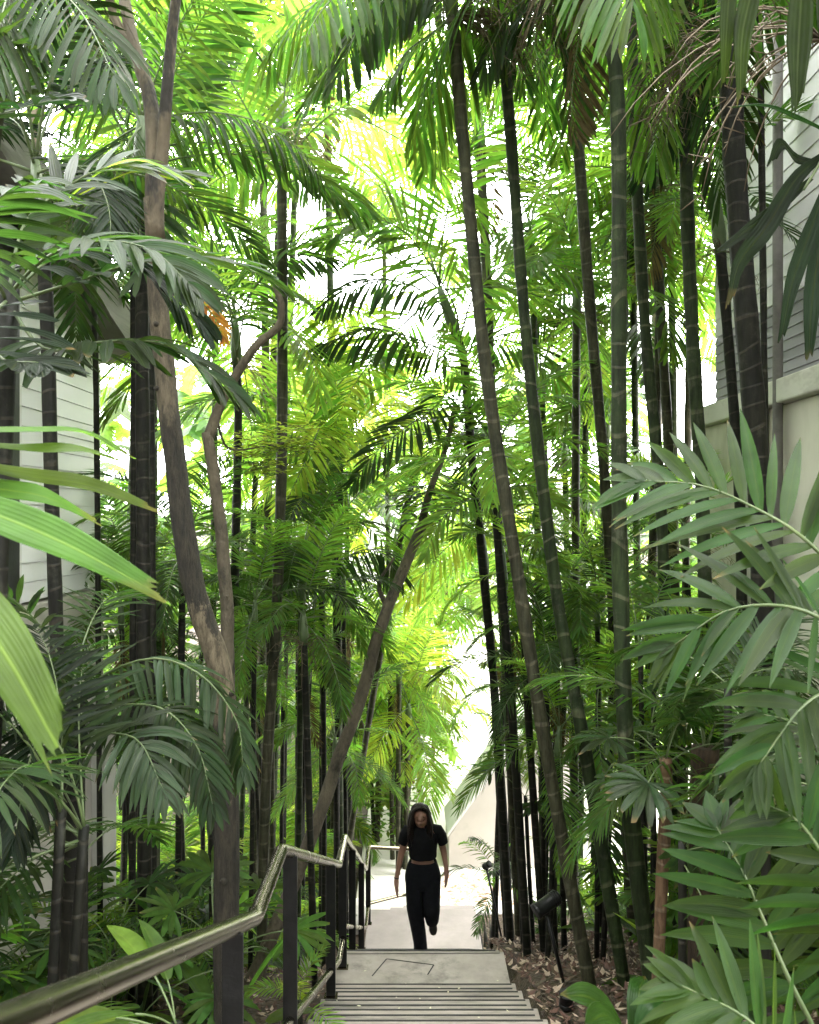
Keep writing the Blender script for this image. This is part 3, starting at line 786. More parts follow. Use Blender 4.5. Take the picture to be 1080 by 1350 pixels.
palm_from([(829, -40, 7), (832, 0, 7), (838, 200, 7), (852, 450, 7), (870, 640, 7), (879, 860, 7), (884, 1000, 7)], .052, M_STEM,
          'ringed stem with a slight lean directly right of the straight nearest upright stem', spec='broad', n=9, mats=('dark', 'mid'), r2=.045)
palm_from([(903, -50, 6.6), (904, 0, 6.6), (905, 230, 6.6), (913, 440, 6.6), (926, 660, 6.6), (932, 880, 6.6)], .055, M_STEM,
          'ringed palm stem in front of the bright gap at the corner of the right house', spec='droopy', n=9, mats=('dark', 'mid'), r2=.050, flowers=FS(20, .7))
palm_from([(752, 60, 8.2), (760, 150, 8.2), (776, 380, 8.2), (795, 600, 8.2), (806, 760, 8.2), (815, 900, 8.2)], .055, M_STEMG,
          'grey ringed stem with stringy brown flower stalks, left of the straight upright stem', spec='broad', n=9, mats=('mid', 'dark'), flowers=[(46, 1.1, M_FLOWERB, None), (40, .9, M_FLOWERB, 3.3)])
palm_from([(862, 250, 9), (866, 330, 9), (880, 560, 9), (888, 760, 9)], .055, M_STEMG,
          'pale far stem showing between the two dark ringed stems beside the gap', spec='broad', n=8, mats=('mid', 'bright'), flowers=FS(26, .8))
palm_from([(964, 60, 5.4), (968, 200, 5.4), (985, 430, 5.4), (1001, 640, 5.4), (1010, 980, 5.4)], .075, M_STEMD,
          'thick dark palm trunk standing against the beige wall', spec='droopy', n=8, mats=('dark', 'shade'), scale=.9, r2=.07, flowers=FS(26, .9, 3), sector=(-110, 110))
palm_from([(1000, -20, 6), (1003, 100, 6), (1008, 500, 6), (1014, 900, 6)], .024, M_STEMD, 'thin black stem close behind the thick dark trunk by the wall', n=5, spec='broad', mats=('dark',), scale=.8)
palm_from([(950, 330, 7.4), (958, 420, 7.4), (975, 650, 7.4), (979, 850, 7.4)], .045, M_STEMD, 'dark stem with a wispy top between the gap stem and the thick trunk', n=6, spec='small', mats=('dark',), flowers=[(16, .5, M_FLOWERB, None)])
palm_from([(633, 200, 10), (640, 330, 10), (650, 560, 10), (668, 900, 10)], .06, M_STEMG, 'grey stem hung with dry flower strings behind the first leaning stem', n=9, mats=('bright', 'mid'), flowers=[(40, 1.1, M_FLOWERB, None), (30, .9, M_FLOWERB, 0)])
palm_from([(601, 440, 9), (612, 480, 9), (622, 600, 9), (640, 780, 9), (655, 950, 9), (672, 1225, 9)], .048, M_STEMD,
          'middle palm whose arching fronds spread left under the canopy, left of the leaning stems', n=6, mats=('mid', 'mid', 'dark'), scale=1.2, flowers=[(22, .7, M_FLOWER, 3)])
palm_from([(655, 660, 8), (657, 720, 8), (676, 950, 8), (694, 1236, 8)], .042, M_STEMD, 'short dark stem with a bright fountain of fronds beside the first leaning stem', spec='feather', n=11, mats=('bright', 'mid'), scale=.85, lo=0)
palm_from([(640, 760, 9.6), (652, 930, 9.6), (668, 1225, 9.6)], .04, M_STEMD, 'thin black stem right of the sunlit path, leftmost at its foot', spec='feather', n=7, mats=('mid', 'bright'), scale=.7, sector=(-80, 100), lo=0)
palm_from([(665, 780, 8.6), (676, 960, 8.6), (690, 1225, 8.6)], .035, M_STEMD, 'thin black stem close to the spotlight on the long stake', spec='small', n=7, mats=('mid',), sector=(-90, 90))
palm_from([(690, 820, 8), (700, 1000, 8), (716, 1240, 8)], .036, M_STEMD, 'thin dark stem directly behind the large black spotlight', spec='small', n=8, mats=('mid', 'bright'))
palm_from([(734, 880, 8.2), (738, 1000, 8.2), (744, 1240, 8.2)], .03, M_STEMD, 'thin stem between the two leaning ringed stems low down', spec='small', n=7, mats=('mid',))
palm_from([(878, 1000, 4.8), (878, 1060, 4.8), (872, 1180, 4.8), (866, 1330, 4.8)], .036, M_STEMB, 'reddish brown bare palm stem topped by a fan of grey green leaves', name='fan_palm', cat='fan palm', spec='fan', n=9, mats=('pale', 'dark'), shaft=0, scale=.6)
palm_from([(930, 985, 5.2), (928, 1040, 5.2), (926, 1180, 5.2)], .085, M_FIBRE, 'stout palm with a shaggy brown fibrous trunk low against the wall', spec='feather', n=14, mats=('dark', 'pale', 'mid'), scale=.75, shaft=0, lo=0)

# ---------------------------------------------------------------- stems left and centre
palm_from([(372, 190, 8), (372, 250, 8), (372, 560, 8), (365, 800, 8), (350, 1050, 8), (344, 1300, 8)], .052, M_STEMG,
          'tall pale stemmed palm with spreading fronds, standing centre left of the stairs', n=7, mats=('mid', 'bright', 'mid'), scale=1.2, flowers=[(50, .9, M_FLOWER, -.3), (40, .8, M_FLOWER, 2.5)])
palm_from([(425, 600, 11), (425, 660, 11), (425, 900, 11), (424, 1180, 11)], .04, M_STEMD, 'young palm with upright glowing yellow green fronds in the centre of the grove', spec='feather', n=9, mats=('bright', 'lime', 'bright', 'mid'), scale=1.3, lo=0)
palm_from([(421, 730, 10), (424, 800, 10), (427, 1000, 10), (427, 1200, 10)], .034, M_STEMD, 'slim palm with a dark drooping crown left of the leaning brown trunk', spec='feather', n=7, mats=('mid', 'dark'), scale=.95)
palm_from([(398, 790, 9), (397, 850, 9), (394, 1100, 9), (392, 1250, 9)], .036, M_STEM, 'short green stemmed palm left of the leaning brown trunk', spec='feather', n=10, mats=('mid', 'dark'), scale=.8)
palm_from([(453, 800, 11), (454, 900, 11), (457, 1200, 11)], .03, M_STEMD, 'very thin black stem crossing behind the leaning brown trunk', spec='feather', n=9, mats=('mid',), scale=.8)
palm_from([(545, 630, 12), (530, 700, 12), (495, 900, 12.5), (470, 1050, 12.5)], .05, M_STEMG, 'palm with a fan of mid green fronds above the end of the path', spec='broad', n=12, mats=('bright', 'mid'), scale=1.0)
palm_from([(312, 480, 9), (314, 560, 9), (309, 800, 9), (305, 1100, 9)], .045, M_STEMD, 'dark palm stem behind the bend of the grey tree', n=10, mats=('bright', 'mid'), scale=1.1, flowers=[(30, .8, M_FLOWER, None)])
palm_from([(187, 250, 6.2), (187, 330, 6.2), (188, 560, 6.2), (189, 760, 6.2), (190, 1000, 6.2)], .052, M_STEMD, 'dark double looking palm stem just left of the thick mottled trunk', n=7, mats=('dark', 'mid'), spec='droopy', scale=.8, flowers=[(60, .75, M_FLOWER, 3.1), (50, .7, M_FLOWER, 4)])
palm_from([(198, 300, 6.8), (199, 560, 6.8), (200, 780, 6.8)], .035, M_STEMD, 'thin dark stem tucked behind the thick mottled trunk', n=6, mats=('dark',), spec='broad')
palm_from([(176, 280, 7), (177, 560, 7), (176, 780, 7)], .03, M_STEMD, 'thin stem on the left side of the dark double looking stem', n=6, mats=('mid',), spec='broad', flowers=[(50, .8, M_FLOWER, None)])
palm_from([(56, 330, 5), (62, 420, 5), (68, 650, 5), (75, 850, 5), (80, 1100, 5)], .042, M_STEMD, 'dark bare stem in front of the white boarded wall', n=9, mats=('shade', 'dark'), spec='feather', scale=.95, lo=0, flowers=None)
palm_from([(124, 400, 7.6), (126, 480, 7.6), (128, 620, 7.6), (130, 900, 7.6)], .026, M_STEMD, 'very thin stem at the right hand end of the white boarded wall', n=7, mats=('dark', 'mid'), spec='small')

# ---------------------------------------------------------------- near plants with placed fronds
def grow(name, base, label, cat, group=None):
    e = empty(name, base); return tag(e, label, cat, group)
def placed_frond(e, pts, nrm, n, ll, lw, mat, **kw):
    base = V(e.location); C = spline([at(*p) - base for p in pts], 18)
    segs = kw.pop('segs', 7); ac = kw.pop('across', 2); rr = kw.pop('rr', .008)
    mb = MB(); frond_on(mb, C, V(nrm), n, ll, lw, segs=segs, across=ac, rr=rr, **kw)
    return mb.build('frond', [L[mat], M_PET], e)
def placed_blade(mb, pts, w, base, nrm=(0, -1, .3), blunt=1, n=14, ac=6, tipcut=.35, wob=.0):
    C = spline([at(*p) - base for p in pts], n); rows = []; c = R.random()
    for k, p in enumerate(C):
        f = k / (n - 1); t = (C[min(k + 1, n - 1)] - C[max(k - 1, 0)]).normalized()
        wv = t.cross(V(nrm)).normalized(); nn = wv.cross(t)
        pr = min(1, .35 + 1.6 * f) * (1 if f < .6 else (1 - (f - .6) / .4 * (1 - tipcut) if blunt else max(.02, 1 - ((f - .6) / .4) ** 1.6)))
        row = []
        for j in range(ac + 1):
            u = -1 + 2 * j / ac
            tip = t * (w * .5 * (R.uniform(-.5, .6) + .7 * u)) if (blunt and k == n - 1) else V((0, 0, 0))
            cor = nn * (.035 * w * (1 if j % 2 else -1) + abs(u) * w * .10 + wob * math.sin(f * 7 + u) * w)
            row.append(mb.vert(p + wv * (u * w * .5 * pr) + cor + tip, (u, f), c))
        rows.append(row)
    for a, b in zip(rows, rows[1:]):
        for j in range(ac): mb.face([a[j], a[j + 1], b[j + 1], b[j]])

def by_label(s):
    return next(o for o in col.objects if o.get('label', '').startswith(s))
def heroes(lab, rows):
    e = by_label(lab)
    for pts, mat, n, ll, lw, kw in rows:
        placed_frond(e, pts, kw.pop('nrm', (0, -.75, .65)), n, ll, lw, mat, segs=5, rr=.012, **kw)
heroes('middle palm whose arching', [
    ([(606, 440, 8.9), (598, 400, 8.7), (556, 332, 8.5), (530, 303, 8.4), (498, 289, 8.3), (466, 292, 8.3), (436, 312, 8.3)], 'mid', 34, .62, .048, dict(droop=.35, vee=4, pet=.18, blunt=1)),
    ([(606, 470, 8.9), (585, 462, 8.7), (550, 447, 8.5), (510, 436, 8.3), (470, 437, 8.2), (430, 452, 8.2)], 'dark', 32, .52, .045, dict(droop=.8, vee=-20, pet=.16, blunt=1)),
    ([(606, 450, 8.9), (580, 400, 8.6), (530, 372, 8.3), (475, 372, 8.1), (430, 400, 8.0)], 'dark', 32, .5, .042, dict(droop=.8, vee=-12, pet=.2, blunt=1)),
    ([(606, 450, 8.9), (625, 390, 8.8), (665, 350, 8.7), (720, 345, 8.6), (775, 372, 8.5)], 'mid', 30, .52, .044, dict(droop=.6, vee=0, pet=.2, blunt=1)),
    ([(606, 490, 8.9), (575, 535, 8.7), (540, 560, 8.5), (500, 592, 8.4), (470, 630, 8.4)], 'dark', 26, .42, .042, dict(droop=.6, vee=0, pet=.15, blunt=1)),
    ([(606, 470, 8.9), (640, 450, 8.8), (690, 455, 8.7), (735, 500, 8.6)], 'mid', 26, .48, .042, dict(droop=.8, vee=-10, pet=.2, blunt=1))])
heroes('tall pale stemmed palm with spreading', [
    ([(372, 245, 7.9), (350, 190, 7.8), (312, 120, 7.6), (278, 65, 7.5), (248, 18, 7.4)], 'mid', 30, .55, .050, dict(droop=.4, vee=6, pet=.14, blunt=1)),
    ([(372, 240, 7.9), (388, 205, 7.8), (412, 172, 7.6), (455, 140, 7.4), (510, 132, 7.3)], 'bright', 28, .5, .046, dict(droop=.6, vee=0, pet=.2, blunt=1)),
    ([(372, 235, 7.9), (335, 222, 7.7), (295, 232, 7.5), (250, 265, 7.3)], 'bright', 26, .55, .046, dict(droop=1.0, vee=-25, pet=.15, blunt=1)),
    ([(372, 230, 7.9), (374, 150, 7.9), (380, 80, 7.8), (400, 20, 7.7)], 'mid', 28, .55, .046, dict(droop=.4, vee=6, pet=.2, blunt=1)),
    ([(372, 245, 7.9), (400, 235, 7.7), (440, 240, 7.5), (480, 275, 7.4)], 'mid', 24, .45, .042, dict(droop=.8, vee=-10, pet=.2, blunt=1))])
heroes('young palm with upright glowing', [
    ([(424, 640, 10.6), (420, 570, 10.5), (440, 515, 10.3), (480, 482, 10.1), (530, 474, 10)], 'lime', 30, .62, .046, dict(droop=.5, vee=0, pet=.2, blunt=1)),
    ([(424, 640, 10.6), (440, 590, 10.4), (472, 562, 10.2), (515, 560, 10)], 'lime', 26, .55, .044, dict(droop=.6, vee=0, pet=.2, blunt=1)),
    ([(424, 640, 10.6), (412, 580, 10.5), (395, 530, 10.4), (366, 500, 10.2)], 'bright', 26, .58, .046, dict(droop=.5, vee=4, pet=.2, blunt=1)),
    ([(424, 650, 10.6), (428, 560, 10.6), (430, 490, 10.6), (424, 430, 10.6)], 'lime', 26, .5, .044, dict(droop=.3, vee=6, pet=.25, blunt=1))])
heroes('slim palm with a dark drooping', [
    ([(424, 760, 9.8), (410, 690, 9.6), (388, 635, 9.4), (358, 598, 9.2)], 'mid', 30, .48, .034, dict(droop=.6, vee=6, pet=.2)),
    ([(424, 760, 9.8), (445, 690, 9.6), (485, 640, 9.3), (545, 615, 9.1)], 'mid', 32, .48, .034, dict(droop=.7, vee=6, pet=.2)),
    ([(424, 765, 9.8), (455, 735, 9.5), (495, 725, 9.2), (525, 755, 9.0)], 'dark', 26, .6, .036, dict(droop=1.2, vee=-25, pet=.12)),
    ([(424, 765, 9.8), (395, 735, 9.6), (350, 730, 9.4), (310, 765, 9.2)], 'dark', 28, .5, .034, dict(droop=1.0, vee=-10, pet=.15))])
heroes('long ringed palm stem leaning left, its foot', [
    ([(598, 20, 6), (570, -12, 5.9), (525, -10, 5.8), (480, 25, 5.7), (448, 95, 5.6)], 'dark', 30, .50, .036, dict(droop=1.2, vee=-20, pet=.14, blunt=1)),
    ([(598, 20, 6), (575, 40, 6.2), (535, 70, 6.4), (505, 120, 6.5)], 'mid', 26, .45, .036, dict(droop=1.0, vee=-15, pet=.18, blunt=1)),
    ([(598, 20, 6), (630, 10, 6.2), (670, 40, 6.4), (690, 100, 6.5)], 'dark', 26, .45, .036, dict(droop=1.0, vee=-15, pet=.18, blunt=1))])
heroes('second long ringed stem', [
    ([(655, -20, 6.2), (700, -5, 6.4), (745, 40, 6.6), (768, 105, 6.7)], 'dark', 28, .48, .036, dict(droop=1.0, vee=-10, pet=.18, blunt=1)),
    ([(655, -20, 6.2), (630, 20, 6.5), (590, 60, 6.8), (560, 130, 7.0)], 'dark', 28, .48, .036, dict(droop=1.0, vee=-10, pet=.18, blunt=1)),
    ([(655, -20, 6.2), (690, 30, 6.6), (715, 90, 6.9), (720, 160, 7.1)], 'mid', 26, .45, .036, dict(droop=.9, vee=-10, pet=.18, blunt=1))])
heroes('straight dark green ringed', [
    ([(793, -60, 5.2), (760, -30, 5.4), (715, -15, 5.6), (670, 20, 5.7), (640, 80, 5.8)], 'dark', 28, .48, .036, dict(droop=1.1, vee=-15, pet=.2, blunt=1))])
heroes('dark palm stem behind the bend', [
    ([(312, 470, 8.8), (300, 400, 8.6), (270, 350, 8.4), (225, 335, 8.2)], 'dark', 28, .48, .036, dict(droop=.8, vee=-10, pet=.18, blunt=1)),
    ([(312, 470, 8.8), (330, 390, 8.6), (375, 340, 8.4), (430, 340, 8.3)], 'dark', 30, .5, .036, dict(droop=.8, vee=-10, pet=.18, blunt=1))])
heroes('short dark stem with a bright fountain', [
    ([(655, 690, 7.9), (640, 660, 7.7), (612, 662, 7.5), (580, 688, 7.4), (562, 730, 7.3)], 'bright', 32, .36, .026, dict(droop=.6, vee=15, pet=.12)),
    ([(655, 690, 7.9), (665, 650, 7.7), (700, 640, 7.5), (735, 665, 7.4)], 'bright', 26, .34, .026, dict(droop=.6, vee=15, pet=.15))])

# left, closest to the camera
b = at(-330, 1250, 1.5); b.z = -1.62
e = grow('palm_plant', b, 'bright green palm reaching in from the left edge, closest to the camera', 'palm')
mb = MB(); mb.tube([V((0, 0, -.3)), V((.0, .02, .4)), at(-300, 820, 1.5) - b], [.03, .026, .02], 10); mb.build('stem', M_STEM, e)
mb = MB()
ra = spline([at(-300, 820, 1.5) - b, at(-240, 700, 1.42) - b, at(-150, 610, 1.38) - b, at(-60, 560, 1.4) - b], 12)
mb.tube(ra, [.011 - .0006 * k for k in range(12)], 8, mi=1)
placed_blade(mb, [(-170, 640, 1.38), (-40, 668, 1.3), (80, 715, 1.25), (207, 783, 1.2)], .085, b, (.15, -.6, 1), n=20, ac=10, tipcut=.34)
placed_blade(mb, [(-230, 690, 1.42), (-110, 740, 1.25), (-10, 840, 1.1), (70, 975, 1.0)], .095, b, (.7, -.8, .45), n=20, ac=10, tipcut=.5)
placed_blade(mb, [(-120, 595, 1.4), (20, 625, 1.6), (120, 640, 1.75), (202, 672, 1.85)], .060, b, (.1, -.6, .6), n=16, ac=8, tipcut=.3)
placed_blade(mb, [(-100, 580, 1.4), (30, 592, 1.6), (100, 592, 1.7), (152, 606, 1.8)], .046, b, (.1, -.5, .7), n=16, ac=8, tipcut=.3)
placed_blade(mb, [(-80, 570, 1.4), (40, 568, 1.6), (110, 570, 1.8), (168, 600, 1.9)], .046, b, (.1, -.5, .7), n=16, ac=8, tipcut=.3)
placed_blade(mb, [(-130, 600, 1.4), (-20, 640, 1.55), (60, 655, 1.6), (128, 690, 1.7)], .05, b, (.1, -.6, .6), n=16, ac=8, tipcut=.3)
mb.build('frond', [L['forelime'], M_PET], e)

# dark plant at left middle height, silhouetted before the house
b = at(-40, 1000, 3.0); b.z = ground_z(b.x, b.y)
e = grow('palm_plant', b, 'dark feathery palm before the left house roof, fronds reaching across the mottled trunk', 'palm')
top = at(10, 380, 3.1)
mb = MB(); mb.tube(spline([V((0, 0, -.2)), V((.03, 0, .8)), top - b], 16), [.042] * 16, 10); mb.build('trunk', M_STEMD, e)
placed_frond(e, [(10, 400, 3.1), (90, 375, 3.15), (190, 345, 3.2), (300, 345, 3.3), (385, 385, 3.4)], (0, -.3, 1), 22, .30, .050, 'dark', blunt=1, droop=.5, pet=.22)
placed_frond(e, [(10, 390, 3.1), (60, 340, 3.0), (130, 318, 2.9), (200, 330, 2.85), (250, 375, 2.8)], (0, -.4, 1), 22, .34, .045, 'dark', blunt=0, droop=.7)
placed_frond(e, [(10, 395, 3.1), (30, 300, 3.2), (75, 255, 3.3), (150, 218, 3.4), (240, 228, 3.5)], (.2, -.6, 1), 16, .30, .045, 'pale', blunt=0, droop=.7)
placed_frond(e, [(10, 400, 3.1), (60, 460, 3.0), (140, 450, 2.9), (220, 455, 2.9), (300, 510, 2.9)], (0, -.2, 1), 22, .33, .045, 'dark', blunt=1, droop=.9)
placed_frond(e, [(10, 400, 3.1), (-20, 330, 2.8), (-10, 270, 2.6), (40, 240, 2.4)], (.5, -.6, .6), 16, .34, .05, 'dark', blunt=0, droop=.6)
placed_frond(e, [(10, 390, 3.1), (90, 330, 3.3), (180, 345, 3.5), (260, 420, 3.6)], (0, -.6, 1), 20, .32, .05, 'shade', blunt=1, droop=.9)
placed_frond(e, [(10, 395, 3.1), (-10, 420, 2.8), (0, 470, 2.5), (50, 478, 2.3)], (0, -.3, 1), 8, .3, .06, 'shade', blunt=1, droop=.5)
# frond with one glowing tip
b2 = at(70, 290, 4); 
o = MB(); placed_blade(o, [(90, 262, 3.4), (140, 222, 3.4), (190, 212, 3.4), (254, 243, 3.4)], .05, b, (0, -.5, 1), n=14, ac=8, tipcut=.4)
placed_blade(o, [(95, 262, 3.4), (130, 245, 3.4), (180, 226, 3.4), (226, 236, 3.4)], .04, b, (0, -.5, 1), n=14, ac=8, tipcut=.4)
o.build('leaf_tip', [L['lime'], M_PET], e)

# lower left arching clump
def clump(px, py, d, label, spec, n, mats, scale=1, cat='palm', name='palm_clump', group=None, stems=0, h=0, lo=-30, hi=75, sector=None):
    """plant whose leaves spring from a point over the ground"""
    c = at(px, py, d); g = V((c.x, c.y, ground_z(c.x, c.y) - .03))
    e = grow(name, g, label, cat, group)
    k = max(1, stems)
    if c.z - g.z > .15:
        for s in range(k):
            off = V((R.uniform(-.12, .12), R.uniform(-.12, .12), 0)) * (k > 1)
            hh = (c.z - g.z) * (1 if s == 0 else R.uniform(.6, 1.0))
            mb = MB(); mb.tube(spline([off * .7, off * 1.2 + V((0, 0, hh * .5)), off * 1.6 + V((0, 0, hh))], 10), [.024] * 5 + [.021] * 5, 8)
            mb.build('stem', M_STEMD, e)
            crown(e, off * 1.6 + V((0, 0, hh)), spec, max(4, n // k), mats, scale, lo, hi, sector=sector)
    else:
        crown(e, V((0, 0, .05)), spec, n, mats, scale, max(lo, 0), hi, sector=sector)
    return e
b = at(95, 1010, 3.9); b.z = ground_z(b.x, b.y)
e = grow('palm_clump', b, 'arching feather palm in front of the pale left pillar, fronds sweeping to the thick trunk', 'palm')
mb = MB(); mb.tube(spline([V((0, 0, -.1)), V((0, 0, .9)), at(95, 905, 3.9) - b], 12), .06, 10); mb.build('stem', M_STEMD, e)
placed_frond(e, [(95, 945, 3.9), (130, 895, 3.8), (200, 868, 3.7), (265, 890, 3.6), (312, 950, 3.55), (320, 1010, 3.5)], (0, -.5, 1), 34, .27, .030, 'pale', droop=1.3, vee=-28)
placed_frond(e, [(95, 945, 3.9), (150, 930, 3.7), (215, 935, 3.5), (260, 985, 3.4), (280, 1060, 3.3)], (0, -.6, 1), 30, .26, .032, 'dark', droop=1.2, vee=0)
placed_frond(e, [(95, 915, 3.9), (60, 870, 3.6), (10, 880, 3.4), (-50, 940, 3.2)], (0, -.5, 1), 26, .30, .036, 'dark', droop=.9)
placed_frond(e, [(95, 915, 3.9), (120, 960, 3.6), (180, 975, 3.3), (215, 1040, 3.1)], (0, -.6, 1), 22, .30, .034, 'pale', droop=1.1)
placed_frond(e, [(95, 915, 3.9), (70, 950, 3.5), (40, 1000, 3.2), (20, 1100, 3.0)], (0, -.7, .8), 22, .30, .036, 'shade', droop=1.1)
crown(e, at(95, 905, 3.9) - b, 'small', 5, ('dark', 'pale'), .9, sector=(90, 270))
clump(110, 1100, 3.6, 'grey green feather palm with drooping leaflets low beside the near handrail', 'small', 9, ('pale', 'dark'), .85, stems=1, sector=(80, 280))
clump(20, 1080, 3.0, 'very dark palm clump filling the lower left edge', 'small', 12, ('shade', 'dark'), 1.0, stems=2, sector=(60, 290))
clump(232, 1350, 2.55, 'bright green bladed plant under the near handrail', 'blade', 11, ('mid', 'bright', 'mid'), .5, sector=(100, 300), hi=50, name='bladed_plant', cat='plant')
clump(395, 1320, 5.2, 'small lime frond plant on the mulch under the middle handrail', 'small', 6, ('lime', 'bright'), .42, name='seedling_palm')
clump(712, 1010, 8.6, 'palmate dark leaves hanging over the sunlit path wall', 'fan', 9, ('dark', 'pale'), .72, name='fan_palm', cat='fan palm', stems=2)
clump(655, 1150, 10.2, 'wispy grass like palm beside the small spotlight at the landing', 'small', 9, ('pale', 'mid'), .7, name='seedling_palm')
clump(672, 985, 10.5, 'dark feathered frond palm overhanging the white parapet', 'small', 9, ('dark', 'pale'), .62)

# right, close to the camera
b = V((1.62, 2.15, ground_z(1.62, 2.15)))
e = grow('palm_plant', b, 'glossy green palm at the right edge with broad leaflets in front of the beige wall', 'palm')
mb = MB(); mb.tube(spline([V((0, 0, -.1)), V((.02, .02, .6)), at(1150, 900, 2.2) - b], 12), .03, 10); mb.build('stem', M_STEM, e)
placed_frond(e, [(1150, 900, 2.2), (1110, 770, 2.1), (1060, 710, 2.1), (1000, 672, 2.2), (925, 640, 2.3), (850, 634, 2.4)], (-.25, -.75, .65), 15, .33, .040, 'fore', droop=.45, vee=12, ang=(72, 32), pet=.2, jit=.8)
placed_frond(e, [(1150, 900, 2.2), (1100, 830, 2.0), (1040, 800, 1.95), (960, 805, 2.0), (890, 850, 2.05)], (-.1, -.8, .8), 12, .28, .034, 'fore', droop=.5, vee=6, ang=(66, 30), pet=.3)
placed_frond(e, [(1150, 900, 2.2), (1120, 900, 2.0), (1060, 930, 1.9), (1000, 1010, 1.85)], (-.2, -.8, .7), 11, .26, .034, 'fore', droop=.6, pet=.25)
b = V((1.15, 1.95, ground_z(1.15, 1.95)))
e = grow('palm_plant', b, 'large glossy palm frond plant in the lower right corner, leaflets like wide ribs', 'palm')
mb = MB(); mb.tube([V((0, 0, -.1)), V((.02, 0, .25))], .03, 10); mb.build('stem', M_FIBRE, e)
placed_frond(e, [(1130, 1480, 1.9), (1080, 1370, 1.85), (1040, 1290, 1.85), (1010, 1220, 1.9), (980, 1150, 1.95), (945, 1090, 2.05)], (-.15, -1, .35), 15, .25, .042, 'fore', droop=.35, vee=5, ang=(80, 40), pet=.15, jit=.7)
placed_frond(e, [(1150, 1480, 1.9), (1140, 1300, 1.75), (1110, 1180, 1.7), (1060, 1090, 1.75), (1010, 1060, 1.85)], (-.5, -.9, .4), 12, .22, .036, 'fore', droop=.4, vee=5, ang=(75, 35), pet=.3)
placed_frond(e, [(1120, 1480, 1.9), (1040, 1400, 1.7), (980, 1340, 1.65), (900, 1300, 1.7)], (-.1, -.7, .8), 11, .20, .034, 'fore', droop=.5, pet=.3)
placed_frond(e, [(1150, 1480, 1.9), (1160, 1200, 1.9), (1120, 1040, 2.0), (1060, 960, 2.2), (1000, 940, 2.4)], (-.3, -.9, .5), 12, .26, .036, 'fore', droop=.5, pet=.3)
clump(960, 900, 4.2, 'grey green arching palm between the straight stem and the beige wall', 'feather', 10, ('pale', 'dark', 'dark'), .5, hi=25, stems=1, sector=(-100, 140))
clump(1010, 1010, 3.4, 'dark glossy palm below the wall at the right', 'small', 10, ('dark', 'fore'), .9, stems=1, hi=25, sector=(-70, 80))
clump(900, 1110, 3.9, 'dense dark palm behind the lower right fronds', 'small', 9, ('dark', 'mid'), .8, stems=1, sector=(-100, 60))
clump(860, 860, 6.4, 'bright young palm behind the straight ringed stem', 'small', 13, ('bright', 'mid'), 1.15, stems=2, sector=(-60, 120))
clump(785, 900, 7.2, 'mid green palm bush between the leaning stems and the straight stem', 'small', 14, ('mid', 'bright', 'dark'), 1.1, stems=3, sector=(-110, 80))
clump(880, 970, 6.2, 'green fan leaved palm below the bright young palm', 'fan', 12, ('mid', 'dark'), .7, name='fan_palm', cat='fan palm', stems=2, sector=(-70, 110))
b = V((.80, 2.9, ground_z(.80, 2.9)))
b = at(835, 1420, 3.1); b.z = ground_z(b.x, b.y)
e = grow('bladed_plant', b, 'broad leaved green plant at the bottom edge in front of the leaning stems', 'plant')
for i, (x, y, dd, w) in enumerate([(738, 1312, 3.0, .11), (770, 1352, 2.8, .11), (885, 1335, 3.2, .10), (850, 1290, 3.4, .09), (930, 1350, 2.9, .10)]):
    mb = MB(); m0 = at(835, 1400, 3.1)
    q = at(x, y, dd); mid = m0.lerp(q, .5) + V((0, 0, .10))
    bl = [(835, 1400, 3.1), ((mid.x / mid.y) * 1080 + 540, 680 - mid.z / mid.y * 1080, mid.y), (x, y, dd)]
    placed_blade(mb, bl, w, b, (0, -.5, 1), blunt=0, n=16, ac=8)
    mb.build('leaf', [L['fore'], M_PET], e)
mb = MB(); mb.tube([V((0, 0, -.05)), at(835, 1400, 3.1) - b], .02, 8); mb.build('stem', M_STEM, e)

# broad blades hanging in at the upper right
b = at(1190, 900, 3.6); b.z = ground_z(b.x, b.y)
e = grow('palm_tree', b, 'palm at the upper right corner with broad hanging blades before the boarded wall', 'palm')
top = at(1130, 20, 3.5)
mb = MB(); mb.tube(spline([V((0, 0, -.1)), V((.05, 0, 2)), top - b], 18), .06, 10); mb.build('trunk', M_STEMD, e)
def hang(e, b, mat, ras, blades):
    mb = MB(); mb.tube(spline([at(*p) - b for p in ras], 14), [.014 - .0007 * k for k in range(14)], 7, mi=1)
    for pts, w, nr in blades: placed_blade(mb, pts, w, b, nr, n=14, ac=6, tipcut=.4)
    mb.build('frond', [L[mat], M_PET], e)
hang(e, b, 'dark', [(1130, 20, 3.5), (1080, -60, 3.2), (1010, -80, 2.9), (930, -60, 2.8)],
     [([(1060, -75, 3.0), (1056, 0, 3.0), (1052, 70, 3.0), (1050, 140, 3.0)], .095, (0, -1, .1)),
      ([(1000, -80, 2.9), (990, -10, 2.9), (978, 50, 2.9), (976, 130, 2.95)], .075, (.1, -1, .1)),
      ([(965, -75, 2.85), (962, -20, 2.9), (958, 40, 2.9), (955, 105, 2.95)], .055, (-.1, -1, .1)),
      ([(1085, -60, 3.2), (1090, 20, 3.1), (1092, 90, 3.1)], .08, (0, -1, .1))])
